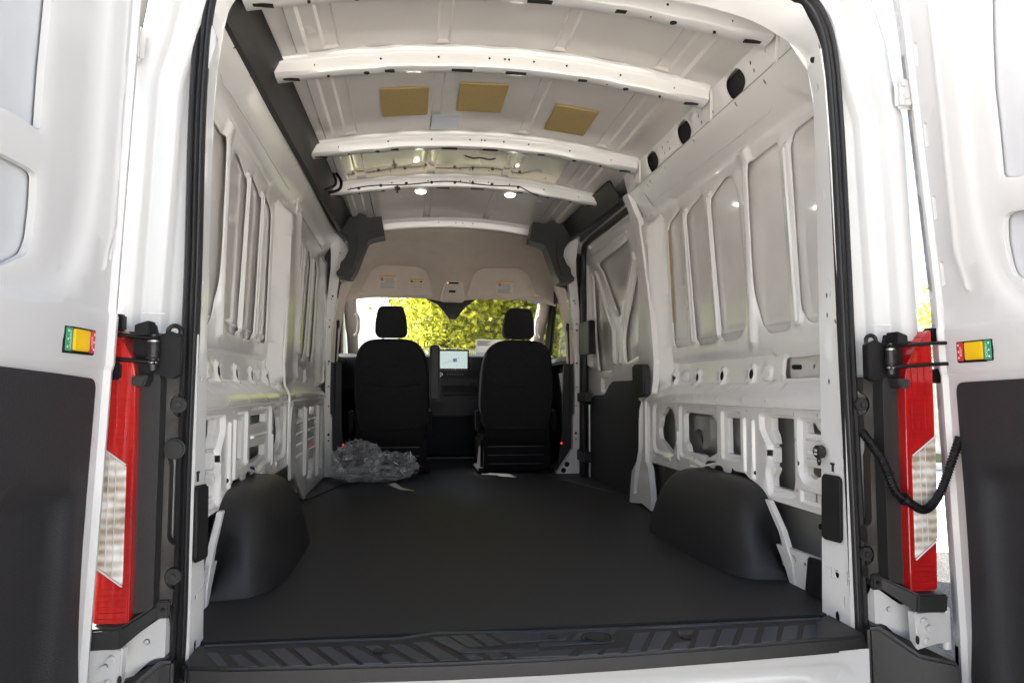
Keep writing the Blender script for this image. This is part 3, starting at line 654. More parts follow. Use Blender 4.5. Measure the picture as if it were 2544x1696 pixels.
tube('seal_lip', [(p[0]-.016, p[1]-.012, p[2]-.012) for p in sl[:28]], .006, RAILM, van, n=6)
for z0, z1, ya, yb in ((.815, 1.035, 2.84, 3.12), (.495, .56, 2.94, 3.18), (.095, .17, 2.96, 3.20)):
    prism('slider_bracket', rect(ya, z0, yb, z1, .012), M_yz, .845, .89, GLOSSB if z1 > .9 else BLACK, van, bev=.006)
tube('front_edge_strip', [(.884, 2.985, z) for z in np.linspace(.48, -.08, 10)], .006, INNER, van)

# ------------------------------------------------------------------ door posts behind the seats
bo = [(.874, 1.66), (.80, 1.62), (.747, 1.552), (.728, 1.505), (.722, 1.47), (.740, 1.43), (.769, 1.40), (.790, 1.349), (.800, 1.232), (.812, 1.10), (.832, .964), (.835, .60), (.832, .419), (.819, .395), (.817, .177), (.701, .002), (.862, .002), (.864, .412), (.874, .820), (.870, 1.109), (.845, 1.40), (.845, 1.50), (.858, 1.60)]
for s in (RIGHT, LEFT):
    oo = [(s*x, z) for x, z in bo]
    holes = [ell((s*x, z), r, r, 10) for x, z, r in ((.785, 1.495, .004), (.829, 1.202, .007), (.836, 1.185, .005), (.845, 1.04, .005), (.848, .995, .007), (.846, .764, .007), (.848, .745, .004), (.846, .598, .005), (.842, .467, .005), (.838, .279, .009), (.838, .239, .006))]
    if s > 0: holes += [ell((s*x, z), r, r, 14) for x, z, r in ((.775, .065, .018), (.751, .023, .018))]
    sheet('seat_side_post', oo, holes, [], lambda P, h: np.stack([P[:, 0], 3.19+h, P[:, 1]], 1), INNER, van, res=.06, flange=.05)
    prism('post_trim_strip', [(s*.862, 0), (s*.88, 0), (s*.885, 1.5), (s*.87, 1.5)], M_xz, 3.17, 3.25, BLACK, van, bev=.003)
    # beige belt cover beyond the post
    prism('belt_post_cover', [(s*a, b) for a, b in rnd([(.70, 1.32), (.785, 1.30), (.83, .98), (.84, .76), (.80, .76), (.785, .98), (.745, 1.2)], .02)], M_xz, 3.26, 3.31, BEIGE, van, bev=.006)
    prism('cab_side_lining', [(s*a, b) for a, b in [(.72, 0), (.86, 0), (.86, .76), (.775, .76), (.762, .3)]], M_xz, 3.27, 3.33, MESHCOL, van, bev=.01)
    cp_ = [(.506, 1.712-.0), (.589, 1.700), (.66, 1.735), (.705, 1.784), (.726, 1.75), (.83, 1.75), (.83, 1.66), (.792, 1.614), (.745, 1.580), (.720, 1.54), (.712, 1.482), (.735, 1.43), (.762, 1.40), (.768, 1.36), (.790, 1.335), (.784, 1.312), (.704, 1.297), (.688, 1.305), (.660, 1.36), (.603, 1.52), (.590, 1.548), (.560, 1.563), (.481, 1.582)]
    ct = prism('roof_corner_trim', [(s*a, b) for a, b in rnd(cp_, .006, 3)], M_xz, 3.00, 3.16, RAILM, van, bev=.008, seg=3)
    prism('trim_face', [(s*a, b) for a, b in [(.510, 1.700), (.584, 1.690), (.600, 1.60), (.500, 1.605)]], M_xz, 2.992, 3.004, RAILM, ct, bev=.002)
    prism('trim_face', [(s*a, b) for a, b in rnd([(.66, 1.58), (.70, 1.60), (.765, 1.61), (.715, 1.575), (.697, 1.48), (.745, 1.35), (.70, 1.345), (.665, 1.46)], .01)], M_xz, 2.985, 3.004, BLACK, ct, bev=.006)
    prism('post_filler', [(s*.872, -.1), (s*.955, -.1), (s*.955, .8), (s*.90, 1.55), (s*.86, 1.55)], M_xz, 3.24, 3.34, BLACK, van, bev=.004)
    cyl('door_marker_light', (s*.746, 3.24, .207), (0, -1, 0), .006, .01, REDGLOW, van, n=10)

# ------------------------------------------------------------------ wheel arch covers
def arch(s):
    ys = np.linspace(0, 1, 41); n = 26; v = []; f = []
    for t in ys:
        y = .375+(1.345-.375)*t
        hh = .280*(1-abs(2*t-1)**4.6)**(1/3.0)*(1-.05*t)+.002
        wd = .185*(1-abs(2*t-1)**4.2)**(1/3.0)
        yo = -.0
        for k in range(n):
            a = (math.pi/2)*k/(n-1); e = 2/4.0
            cx_ = math.cos(a)**e if math.cos(a) > 1e-6 else 0; sz = math.sin(a)**e if math.sin(a) > 1e-6 else 0
            # lower foot flares toward the load floor
            fl = .012*(1-sz)**2
            yy = y+(.5-t)*.16*(sz**2)
            v.append((s*(.868-(wd*(.72+.28*(1-sz)**.8)+.0)*cx_-fl*cx_), yy, hh*sz+.001))
    for i in range(len(ys)-1):
        for k in range(n-1): a = i*n+k; f.append((a, a+1, a+n+1, a+n))
    return mesh('wheel_arch_cover', v, f, ARCH, van, None if False else 60, label='%s black moulded wheel arch cover' % ('right' if s > 0 else 'left'))
for s in (RIGHT, LEFT):
    a_ = arch(s)
    prism('arch_tab', rnd([(.74, .25), (1.06, .25), (1.03, .30), (.76, .315)], .02), M_yz, s*.864, s*.90, ARCH, a_, bev=.008)

# ------------------------------------------------------------------ load floor liner (lies loose in the van)
flo = rnd([(-.775, .055), (.775, .055), (.86, .13), (.93, .40), (.93, 1.9), (.93, 4.4), (-.93, 4.4), (-.93, .40), (-.86, .13)], .02)
o = prism('rubber_floor_liner', flo, M_xy, -.012, 0.0, FLOORB, None, bev=.002)
o['label'] = 'black textured rubber liner covering the whole load floor'; o['category'] = 'floor liner'
for s in (RIGHT, LEFT):       # step-well lip in front of the sliding door, low moulded edge
    tube('liner_ridge', [(s*x, y, .001) for x, y in ((.60, 3.05), (.72, 2.75), (.78, 2.45), (.84, 2.2))], .007, FLOORB, o, n=8)
mesh('underfloor', [(-.98, -.02, -.03), (.98, -.02, -.03), (.98, 5.2, -.03), (-.98, 5.2, -.03)], [(0, 1, 2, 3)], CAVITY, van)

# scuff plate on the sill
KA = (440, 1440, .6696); KB = (1340, 1440, .6696)
def sz(k, pts): return [tuple(onz(k[0]+u*k[2], k[1]+v_*k[2], .004)[:2]) for u, v_ in pts]
edge = sz(KA, [(98, 240), (350, 228), (600, 218), (740, 214), (820, 211), (890, 200), (960, 191), (1150, 188), (1330, 186)])+sz(KB, [(250, 176), (500, 165), (800, 149), (1040, 135)])
sc = prism('sill_scuff_plate', [(.775, .052), (.776, -.100), (.745, -.114), (.63, -.124), (.43, -.139), (.17, -.153), (0, -.158), (-.21, -.155), (-.44, -.141), (-.66, -.125), (-.76, -.104), (-.776, -.08), (-.776, .045)]+edge, M_xy, -.034, .003, BLACK, van, bev=.006, seg=3)
def pad(k, pts): prism('tread_pad', rnd(ccw(sz(k, pts)), .003, 2), M_xy, .0025, .0052, PADM, sc, bev=.0008, seg=1)
for p_ in ([(110, 270), (150, 270), (190, 320), (150, 320)], [(195, 280), (235, 275), (300, 320), (235, 320)], [(255, 262), (312, 258), (385, 318), (325, 320)], [(342, 257), (400, 253), (480, 316), (412, 318)], [(428, 252), (485, 250), (575, 313), (500, 316)],
           [(518, 250), (570, 247), (670, 311), (600, 314)], [(605, 248), (655, 245), (768, 308), (690, 311)], [(692, 246), (745, 243), (772, 256), (722, 264)], [(757, 279), (805, 272), (865, 304), (790, 308)], [(785, 241), (840, 238), (955, 300), (890, 304)],
           [(875, 232), (930, 230), (1050, 296), (975, 300)], [(940, 215), (1000, 209), (1080, 254), (1150, 260), (1344, 250), (1344, 262), (1090, 271), (1050, 271)], [(1015, 208), (1070, 205), (1135, 243), (1080, 249)], [(1092, 203), (1142, 201), (1203, 238), (1155, 244)], [(1168, 199), (1344, 194), (1344, 228), (1222, 233)],
           [(1055, 276), (1105, 273), (1135, 291), (1085, 296)], [(1142, 272), (1195, 269), (1228, 287), (1168, 292)], [(1232, 267), (1344, 266), (1344, 286), (1258, 289)],
           [(99, 241), (350, 230), (600, 220), (740, 216), (820, 213), (890, 202), (960, 193), (1344, 188), (1344, 192), (962, 201), (890, 211), (820, 222), (600, 229), (350, 239), (99, 250)]): pad(KA, p_)
for p_ in ([(-2, 199), (118, 194), (96, 222), (-2, 227)], [(145, 193), (288, 184), (262, 212), (120, 222)], [(-2, 236), (150, 228), (280, 222), (270, 232), (130, 240), (-2, 247)], [(-2, 264), (130, 256), (108, 281), (-2, 286)], [(165, 262), (235, 257), (215, 275), (145, 279)], [(252, 256), (322, 250), (300, 270), (238, 273)],
           [(355, 197), (410, 193), (375, 262), (325, 266)], [(432, 193), (492, 190), (455, 258), (400, 262)], [(515, 190), (575, 186), (562, 205), (522, 211)], [(502, 235), (562, 228), (545, 254), (487, 258)], [(595, 187), (655, 183), (630, 248), (575, 252)], [(680, 183), (735, 180), (712, 242), (655, 247)],
           [(762, 178), (812, 176), (793, 235), (738, 240)], [(838, 174), (887, 172), (875, 228), (820, 232)], [(910, 172), (962, 168), (952, 220), (896, 225)], [(985, 167), (1026, 165), (1030, 212), (975, 216)], [(-2, 188), (500, 167), (1040, 139), (1050, 147), (500, 177), (-2, 195)]): pad(KB, p_)
q_ = sz(KB, [(213, 216)])[0]
rc = cyl('sill_plug', (q_[0], q_[1], .005), (0, 0, 1), .028, .008, BLACK, sc, n=30, bev=.002)
v, f = tube_vf([(q_[0]+.036*math.cos(t), q_[1]+.036*math.sin(t), .005) for t in np.linspace(0, 2*math.pi, 32, endpoint=False)], .003, 6, True); mesh('plug_ring', v, f, BLACK, sc)
for k_a, uv in ((KA, (745, 266)), (KB, (50, 215)), (KB, (543, 214))): q_ = sz(k_a, [uv])[0]; cyl('sill_screw_cap', (q_[0], q_[1], .005), (0, 0, 1), .013, .006, BLACK, sc, n=16)

# ------------------------------------------------------------------ rear opening: frame, seal, jambs
Vs = 2544/2352
def tv(pts, y): return [tuple(ony(a*Vs, b*Vs, y)[[0, 2]]) for a, b in pts]
RO = [(.750, -.150), (.790, -.125), (.811, -.06), (.810, .146), (.806, .359), (.799, .63), (.794, .906), (.786, 1.245), (.774, 1.44), (.752, 1.531), (.718, 1.587), (.66, 1.625), (.55, 1.655)]
LO = [(-.750, -.150), (-.790, -.125), (-.808, -.06), (-.807, .10), (-.808, .384), (-.806, .62), (-.804, .862), (-.806, 1.159), (-.803, 1.311), (-.793, 1.464), (-.765, 1.56), (-.70, 1.62), (-.55, 1.66)]
loop = RO+[(.25, 1.68), (0, 1.685), (-.25, 1.68)]+LO[::-1]+[(-.4, -.155), (0, -.157), (.4, -.155)]
P = spline([(x, 0, z) for x, z in loop]+[(loop[0][0], 0, loop[0][1])], 8)[:-1]
P = [(x, z) for x, _, z in P]
prof = [(-.002, .0), (.000, -.018), (.004, -.026), (.009, -.027), (.013, -.021), (.0145, -.019), (.017, -.024), (.021, -.025), (.0235, -.020), (.025, -.018), (.027, -.021), (.031, -.018), (.033, .004)]
v = []; f = []; N = len(P); n = len(prof); Pa = np.array(P)
for i in range(N):
    t = Pa[(i+1) % N]-Pa[i-1]; t /= np.linalg.norm(t); nn = np.array([-t[1], t[0]])
    if nn@(np.array([0, .75])-Pa[i]) < 0: nn = -nn
    for a, b in prof: q = Pa[i]+nn*a; v.append((q[0], -.040+b, q[1]))
for i in range(N):
    for k in range(n-1): a = i*n+k; b = ((i+1) % N)*n+k; f.append((a, a+1, b+1, b))
mesh('rear_door_seal', v, f, RUBBER, van, 50)
# jambs: flat pillars facing inwards, with holes, plus the curved corners above
def jx(s, z, t):              # t 0 at the seal, 1 at the inner edge
    if s > 0:
        xo = np.interp(z, [-.15, 0, .36, .63, .905, 1.186, 1.38, 1.483, 1.54], [.77, .779, .777, .772, .761, .753, .743, .731, .710])
        xi = np.interp(z, [-.15, 0, .344, .633, .929, 1.231, 1.39, 1.488, 1.546], [.773, .774, .782, .786, .788, .788, .786, .767, .704])
    else:
        xo = np.interp(z, [-.15, 0, .38, .62, .863, 1.161, 1.313, 1.466, 1.56], [.777, .777, .777, .779, .777, .776, .774, .768, .74])
        xi = np.interp(z, [-.15, 0, .317, .624, .833, 1.208, 1.317, 1.427, 1.494, 1.54], [.776, .776, .782, .786, .789, .789, .786, .776, .765, .751])
    e = np.clip(t, 0, 1)
    return s*(xo+(xi-xo)*e)
def jmap(s):
    def f(P, h):
        y = P[:, 0]; t = (y+.045)/.125
        return np.stack([jx(s, P[:, 1], t)+s*h, y, P[:, 1]], 1)
    return f
jr = [(594+1694/.5421, 215)]
def holesT(lst, x): return [(tuple(onx(a, b, x)[1:]), w_, h_) for a, b, w_, h_ in lst]
k_ = .5421
RH = [(1694+k_*u, oy+k_*v_, w_, h_) for u, v_, oy, w_, h_ in ((638, 402, 0, .006, .012), (617, 412, 0, .0015, .014), (657, 890, 0, .0015, .014), (676, 1295, 0, .0015, .014), (658, 1352, 0, .007, .008), (680, 1348, 0, .004, .010), (658, 1444, 0, .007, .008), (703, 1475, 0, .005, .007), (704, 1525, 0, .0015, .014),
      (663, 187, 846, .007, .008), (732, 520, 846, .0015, .012), (735, 600, 846, .0015, .012), (706, 1068, 846, .010, .011), (680, 1060, 846, .0015, .014), (752, 1090, 846, .0015, .016), (739, 1197, 846, .0015, .015), (710, 1267, 846, .010, .016))]
LH = [(k_*u, oy+k_*v_, w_, h_) for u, v_, oy, w_, h_ in ((925, 1280, 0, .0015, .012), (938, 1288, 0, .008, .008), (936, 1392, 0, .008, .008), (906, 1425, 0, .006, .006), (929, 175, 846, .008, .008), (896, 1172, 846, .008, .011), (890, 1400, 846, .012, .016), (945, 765, 0, .0015, .03), (978, 215, 0, .006, .012))]
for s, HL, xx in ((RIGHT, RH, .775), (LEFT, LH, -.779)):
    hs = [ell(c, w_, h_, 10) if w_ > .002 else rect(c[0]-.0025, c[1]-h_, c[0]+.0025, c[1]+h_) for c, w_, h_ in holesT(HL, xx)]
    hs = [h_ for h_ in hs if -.035 < min(p[0] for p in h_) and max(p[0] for p in h_) < .072]
    F = [(rect(-.03, .655, .04, .76, .01), .003, .004)]
    sheet('rear_pillar', [(-.045, -.03), (.08, 0), (.08, 1.46), (-.045, 1.46)], hs, F, jmap(s), JAMB, van, res=.03, flange=.004, lip=.002, label='%s rear door pillar with punched holes' % ('right' if s > 0 else 'left'))
    sheet('pillar_cavity_shade', [(-.03, .01), (.07, .01), (.07, 1.45), (-.03, 1.45)], [], [], lambda P, h, s=s: jmap(s)(P, h+.012), HOLE, van, res=.1, flange=0, lip=0)  # dark sheet so the pillar holes show painted shade
    prism('pillar_joint', [(-.040, .113), (.078, .123), (.078, .126), (-.040, .116)], lambda P, h, s=s: jmap(s)(P, h), -.001, .0, INNER, van, bev=0)
    # inner return of the pillar toward the side panel
    sheet('pillar_return', [(0, 0), (1, 0), (1, 1.56), (0, 1.56)], [], [], lambda P, h, s=s: np.stack([jx(s, P[:, 1], 1.0)+s*.12*P[:, 0], .0802+.001*P[:, 0]+h*0, P[:, 1]], 1), INNER, van, res=.1, flange=0, lip=0)
    cp2 = tx(Z(1694, 846, k_, [(643, 607), (738, 622), (742, 930), (648, 905)]), .776) if s > 0 else tx([(476, 1206.5), (512.3, 1201), (506.9, 1385.4), (472.7, 1400)], -.779)
    prism('pillar_cover_pad', rnd(cp2, .016), lambda P, h, s=s: jmap(s)(P, h), -.010, -.001, BLACK, van, bev=.004)
# curved head: ruled strip between the seal's inner line and the inner edge
so_ = [(.738, 1.455), (.733, 1.475), (.722, 1.505), (.704, 1.539), (.675, 1.583), (.60, 1.617), (.45, 1.637), (.2, 1.648), (0, 1.65), (-.2, 1.648), (-.45, 1.637), (-.60, 1.617), (-.685, 1.583), (-.728, 1.545), (-.752, 1.510), (-.765, 1.47), (-.769, 1.455)]
si_ = [(.772, 1.455), (.767, 1.488), (.740, 1.520), (.704, 1.546), (.616, 1.589), (.52, 1.613), (.404, 1.633), (.2, 1.645), (0, 1.648), (-.2, 1.645), (-.45, 1.635), (-.60, 1.615), (-.69, 1.580), (-.735, 1.55), (-.756, 1.520), (-.770, 1.475), (-.776, 1.455)]
A_ = spline([(x, -.045, z) for x, z in so_], 6); B_ = spline([(x, .08, z) for x, z in si_], 6)
v = []; f = []; NT = 6
for a, b in zip(A_, B_):
    for j in range(NT+1): t = j/NT; p = np.array(a)*(1-t)+np.array(b)*t; v.append(tuple(p))
    kz = min(1., max(0., (b[2]-1.47)/.10)); v.append((b[0]*(1+.12*(1-kz)), .082, b[2]+.08*kz))
for i in range(len(A_)-1):
    for j in range(NT+1): a = i*(NT+2)+j; f.append((a, a+1, a+NT+3, a+NT+2))
hd = mesh('rear_door_header', v, f, JAMB, van, 50)
for a, b in ((1694+.5421*594, .5421*215), (1694+.5421*599, .5421*276)):
    p = ony(a, b, .02); cyl('header_hole', (p[0], .02, p[2]), (.9, 0, .4), .008, .004, HOLE, hd, n=10, bev=0)

# 12 V socket and T mark on the right pillar
p = onx(1694+k_*650, 846+k_*508, .774)
sk = cyl('power_socket', (.762, p[1], p[2]), (1, 0, 0), .017, .022, BLACK, van, n=20, bev=.003)
text('socket_text', '12V', .010, (.7505, p[1], p[2]+.003), ((0, -1, 0), (0, 0, 1), (-1, 0, 0)), WINK, sk)
text('socket_text', '180W', .0065, (.7505, p[1], p[2]-.006), ((0, -1, 0), (0, 0, 1), (-1, 0, 0)), WINK, sk)
tube('socket_tether', [(.760, p[1]+.006*math.cos(t), p[2]-.024+.010*math.sin(t)) for t in np.linspace(0, 2*math.pi, 14)], .0025, GLOSSB, sk, n=6)
for (a, b, s) in ((1694+k_*692, 846+k_*578, 1), (905*k_, 846+k_*620, -1)):
    p = onx(a, b, s*.777); mb = MB(); mbox(mb, (s*.7755, p[1], p[2]+.008), (.003, .016, .005), 0); mbox(mb, (s*.7755, p[1]-.001, p[2]-.003), (.003, .005, .018), 0); mb.build('lock_slot', HOLE, van)

# ------------------------------------------------------------------ body outside the seal
def xo(z): return np.interp(z, [-.6, .10, .70, 1.26, 1.36, 1.46, 1.585, 1.66, 1.74], [.945, .945, .943, .922, .895, .880, .840, .79, .72])
def corner(s, z0, z1, name='rear_corner_panel'):
    zs = np.linspace(z0, z1, 40); v = []; f = []
    # (fraction inward from outer silhouette, y)
    pr = [(.140, -.020), (.138, -.042), (.112, -.044), (.104, -.050), (.101, -.070), (.092, -.077), (.066, -.080), (.060, -.088), (.055, -.108), (.040, -.118), (.018, -.116), (.004, -.104), (.0, -.085), (-.030, .0), (-.075, .10), (-.078, .35)]
    n = len(pr)
    for z in zs:
        k = np.clip((z-1.38)/.3, 0, 1)
        lim = np.interp(z, [1.24, 1.44, 1.531, 1.587, 1.625, 1.66], [.70, .776, .756, .722, .665, .60])
        for d, y in pr: v.append((s*max(xo(z)-d*(1+.25*k), lim-.002*d), y+.02*k*(y > -.1), z))
    for i in range(len(zs)-1):
        for j in range(n-1): a = i*n+j; f.append((a, a+1, a+n+1, a+n))
    return mesh(name, v, f, WHITE, van, 55)
for s in (RIGHT, LEFT):
    corner(s, .70, 1.66)
    # lower body behind the lamp
    sheet('lower_corner_panel', [(.77, -.60), (.945, -.60), (.945, .70), (.77, .70)], [], [], lambda P, h, s=s: np.stack([s*P[:, 0], -.050+h*0, P[:, 1]], 1), WHITE, van, res=.08, flange=0, lip=0)
    sheet('outer_quarter_skin', [(-.085, -.35), (3.3, -.35), (3.3, .70), (-.085, .70)], [], [], lambda P, h, s=s: np.stack([s*np.interp(P[:, 0], [-.085, .1, 3.3], [.945, .99, 1.0]), P[:, 0], P[:, 1]], 1), WHITE, van, res=.2, flange=0, lip=0)
    # small shut-line above the lamp
    mb = MB(); mbox(mb, (s*.86, -.0815, .742), (.055, .002, .002), 0); mb.build('shut_line', INNER, van)
    # upper hinge
    hu = box('upper_hinge', (s*.905, -.128, 1.315), (.055, .018, .078), WHITE, van, .008)
    for dz in (.022, -.008, -.026): cyl('hinge_bolt', (s*(.900-dz*.2), -.139, 1.315+dz), (0, -1, 0), .0085, .008, WHITE, hu, n=8)
    box('hinge_arm', (s*.955, -.115, 1.315), (.07, .02, .06), WHITE, hu, .006)

hx = np.linspace(-.80, .80, 41); v = []; f = []
for x in hx:
    zt = 1.70-.16*(abs(x)/.80)**6-.03*(abs(x)/.8)**2; k = 1-.25*(abs(x)/.80)**4
    for dz, y in ((-.03, -.030), (.0, -.040), (.02, -.055), (.05, -.075), (.12*k, -.085), (.16*k, -.07), (.18*k, -.03), (.185*k, .06)): v.append((x*(1+.25*dz), y, zt+dz))
for i in range(40):
    for j in range(7): a = i*8+j; f.append((a, a+1, a+9, a+8))
mesh('roof_rear_header', v, f, WHITE, van, 55)
# tail lamps and the black parts round them
for s in (RIGHT, LEFT):
    m_ = lambda pts, s=s: [(s*a, b) for a, b in pts]
    tl = prism('tail_light', m_(rnd([(.937, .728), (.920, .712), (.895, .682), (.870, .640), (.863, .60), (.861, .45), (.860, .164), (.860, .106), (.930, .112), (.934, .264), (.938, .524), (.938, .65)], .006, 2)), M_xz, -.150, -.055, REDLENS, van, bev=.006, seg=3, label='%s red tail light' % ('right' if s > 0 else 'left'))
    prism('clear_lens', m_([(.874, .424), (.936, .470), (.933, .232), (.873, .186)]), M_xz, -.1535, -.146, CLEARLENS, tl, bev=.002)
    for (a, b), (c, d) in (((.874, .426), (.936, .472)), ((.873, .184), (.933, .230))): tube('lens_edge', [(s*a, -.154, b), (s*c, -.154, d)], .0018, DOORW, tl, n=6)
    pm3 = MB()
    for i in range(52):
        z = .120+i*.0115
        if .185+.0 < z < .46: xa, xb = .862, .871
        elif z < .185: xa, xb = .866, .926
        else: xa, xb = .868+max(0, z-.60)*.22, .930
        mbox(pm3, (s*(xa+xb)/2, -.1508, z), (xb-xa, .0016, .0026), 0)
    for x in (.880, .897, .914): mbox(pm3, (s*x, -.1510, .565), (.0022, .0020, .16), 0)
    pm3.build('lens_prisms', REDLENS, tl, None, kind='stuff')
    for x in (.892, .906): tube('lens_rib', [(s*x, -.1545, .425+(x-.874)*.74), (s*x, -.1545, .192+(x-.874)*.74)], .0008, DOORW, tl, n=5)
    prism('lamp_housing', m_(rnd([(.862, .70), (.838, .655), (.822, .60), (.822, .13), (.862, .12)], .01)), M_xz, -.125, -.06, BLACK, van, bev=.008, seg=3)
    pl = rnd([(.826, .605), (.790, .612), (.788, .125), (.828, .125)], .004)
    hs = [rnd([(.792, .570), (.803, .570), (.815, .556), (.815, .535), (.803, .520), (.792, .520)], .012), rnd([(.792, .475), (.803, .475), (.817, .455), (.817, .432), (.812, .42), (.812, .26), (.800, .250), (.792, .250)], .012), rnd([(.792, .205), (.803, .205), (.815, .192), (.815, .172), (.803, .158), (.792, .158)], .012)]
    sheet('wiring_cover_plate', m_(rnd([(.828, .605), (.796, .612), (.796, .125), (.830, .125)], .004)), [m_(h_) for h_ in hs], [], lambda P, h: np.stack([P[:, 0], -.088+h, P[:, 1]], 1), PLATE, van, res=.05, flange=.028)
    for z in (.545, .182):
        c_ = cyl('lamp_screw', (s*.800, -.072, z), (0, -1, 0), .017, .012, BLACK, van, n=16); cyl('screw_head', (s*.800, -.080, z), (0, -1, 0), .007, .006, DARKST, c_, n=8)
    if s < 0: cyl('rubber_plug', (s*.800, -.092, .452), (0, -1, 0), .022, .012, RUBBER, van, n=20, bev=.004)
    # bumper step ends
    def hexa(name, top, bot, mt, bev=.004):
        bm = bmesh.new(); t = [bm.verts.new((s*p[0], p[1], p[2])) for p in top]; b = [bm.verts.new((s*p[0], p[1], p[2])) for p in bot]; n_ = len(t)
        bm.faces.new(t); bm.faces.new(b[::-1])
        for i in range(n_): bm.faces.new((t[i], b[i], b[(i+1) % n_], t[(i+1) % n_]))
        bmesh.ops.recalc_face_normals(bm, faces=bm.faces); bmesh.ops.bevel(bm, geom=list(bm.edges), offset=bev, segments=2, affect='EDGES')
        return bm_obj(name, bm, mt, van, 40)
    hexa('bumper_end_cap', [(.806, -.085, .138), (.822, -.095, .132), (.868, -.165, .107), (.945, -.165, .104), (.965, -.06, .112), (.806, -.06, .132)], [(.806, -.085, .105), (.822, -.095, .100), (.868, -.160, .062), (.945, -.160, .062), (.965, -.06, .062), (.806, -.06, .062)], BLACK)
    box('cap_tab', (s*.812, -.092, .120), (.026, .012, .036), BLACK, van, .003); cyl('cap_tab_screw', (s*.812, -.099, .120), (0, -1, 0), .005, .006, GLOSSB, van, n=8)
    wp_ = rnd([(.806, .112), (.82, .100), (.872, .064), (.900, .064), (.900, -.02), (.880, -.026), (.835, .016), (.82, .021), (.806, .021)], .004)
    wb = prism('sill_end_bracket', m_(wp_), M_xz, -.092, -.055, WHITE, van, bev=.004)
    cyl('spot_weld', (s*.842, -.093, .055), (0, -1, 0), .006, .003, WHITE, wb, n=10)
    lh = prism('lower_hinge', m_(rnd([(.868, .062), (.920, .066), (.958, .058), (.960, -.012), (.925, -.012), (.872, -.024)], .006)), M_xz, -.150, -.122, WHITE, van, bev=.004)
    for x, z in ((.888, .042), (.900, .026), (.893, -.004)): cyl('hinge_bolt', (s*x, -.154, z), (0, -1, 0), .009, .010, WHITE, lh, n=6)
    cyl('hinge_pin', (s*.955, -.140, .02), (0, 0, 1), .010, .095, WHITE, lh, n=12)
    prism('hinge_hole', m_(ell((.872, .0), .004, .010, 10)), M_xz, -.1525, -.149, HOLE, wb, bev=0)
    # big rubbing bumper below
    hexa('rear_bumper', [(.79, -.09, .012), (.812, -.10, .012), (.870, -.16, -.034), (.955, -.18, -.048), (.985, -.06, -.04), (.79, -.055, .012)], [(.79, -.10, -.40), (.808, -.12, -.40), (.875, -.20, -.40), (.970, -.22, -.40), (.99, -.06, -.40), (.79, -.055, -.40)], BLACK, .006)
    # door check bracket with spring and two rods
    ck = prism('door_check', m_(rnd([(.838, .716), (.876, .703), (.878, .615), (.868, .592), (.842, .590), (.838, .612), (.80, .600), (.782, .61), (.782, .690), (.806, .702), (.832, .688)], .005)), M_xz, -.128, -.108, GLOSSB, van, bev=.003)
    prism('check_flap', m_(rnd([(.836, .720), (.864, .710), (.864, .688), (.834, .690)], .004)), M_xz, -.165, -.125, GLOSSB, ck, bev=.003)
    prism('check_flap', m_(rnd([(.834, .608), (.866, .606), (.866, .586), (.842, .584)], .006)), M_xz, -.165, -.125, BLACK, ck, bev=.003)
    sv = []; 
    for i in range(9*12+1):
        t = 2*math.pi*i/12; sv.append((s*.834+.011*math.cos(t), -.142+.011*math.sin(t), .640+i*.036/108))
    tube('check_spring', sv, .0016, DARKST, ck, n=5)
    for z in (.678, .634): cyl('spring_cap', (s*.834, -.142, z), (0, 0, 1), .012, .004, STEEL, ck, n=16)
    cyl('check_pin', (s*.834, -.142, .655), (0, 0, 1), .008, .075, DARKST, ck, n=12)
    for z in (.690, .640): tube('check_rod', [(s*.826, -.148, z-.006), (s*.86, -.150, z-.003), (s*.93, -.156, z+.002), (s*.975, -.16, z+.004)], .0045, GLOSSB, ck, n=8)
    v, f = tube_vf([(s*.800+.013*math.cos(t), -.118, .700+.013*math.sin(t)) for t in np.linspace(0, 2*math.pi, 20, endpoint=False)], .005, 8, True); mesh('check_eye', v, f, GLOSSB, ck)
    cyl('eye_bolt', (s*.800, -.114, .700), (0, -1, 0), .009, .008, STEEL, ck, n=14)
# corrugated conduit to the right door
cpts = [(.792, -.085, .478), (.800, -.12, .44), (.806, -.15, .40), (.818, -.165, .345), (.845, -.172, .322), (.875, -.176, .304), (.900, -.178, .314), (.925, -.18, .350), (.950, -.182, .41), (.975, -.182, .47)]
cc_ = spline(cpts, 40); v, f = tube_vf(cc_, lambda i: .0105 if i % 4 < 2 else .0085, 12); cnd = mesh('door_wiring_conduit', v, f, GLOSSB, van, 30)
pm = cc_[150]; cyl('conduit_collar', cc_[148], np.array(cc_[152])-np.array(cc_[146]), .015, .010, GLOSSB, cnd, n=16)
# lower rear sill below the scuff plate
F = [(rnd([(-.64, -.055), (.70, -.050), (.745, -.075), (.76, -.13), (.76, -.40), (-.64, -.40)], .03), .010, .02), (rnd([(-.6, -.11), (.60, -.095), (.66, -.12), (.66, -.40), (-.66, -.40)], .04), -.010, .015)]
sheet('rear_sill_panel', [(-.66, -.028), (.775, -.028), (.775, -.42), (-.66, -.42)], [], F, lambda P, h: np.stack([P[:, 0], -.112+h, P[:, 1]], 1), WHITE, van, res=.04, flange=.0, lip=0)
box('bumper_step', (0, -.19, -.42), (1.7, .2, .1), BLACK, van, .02)

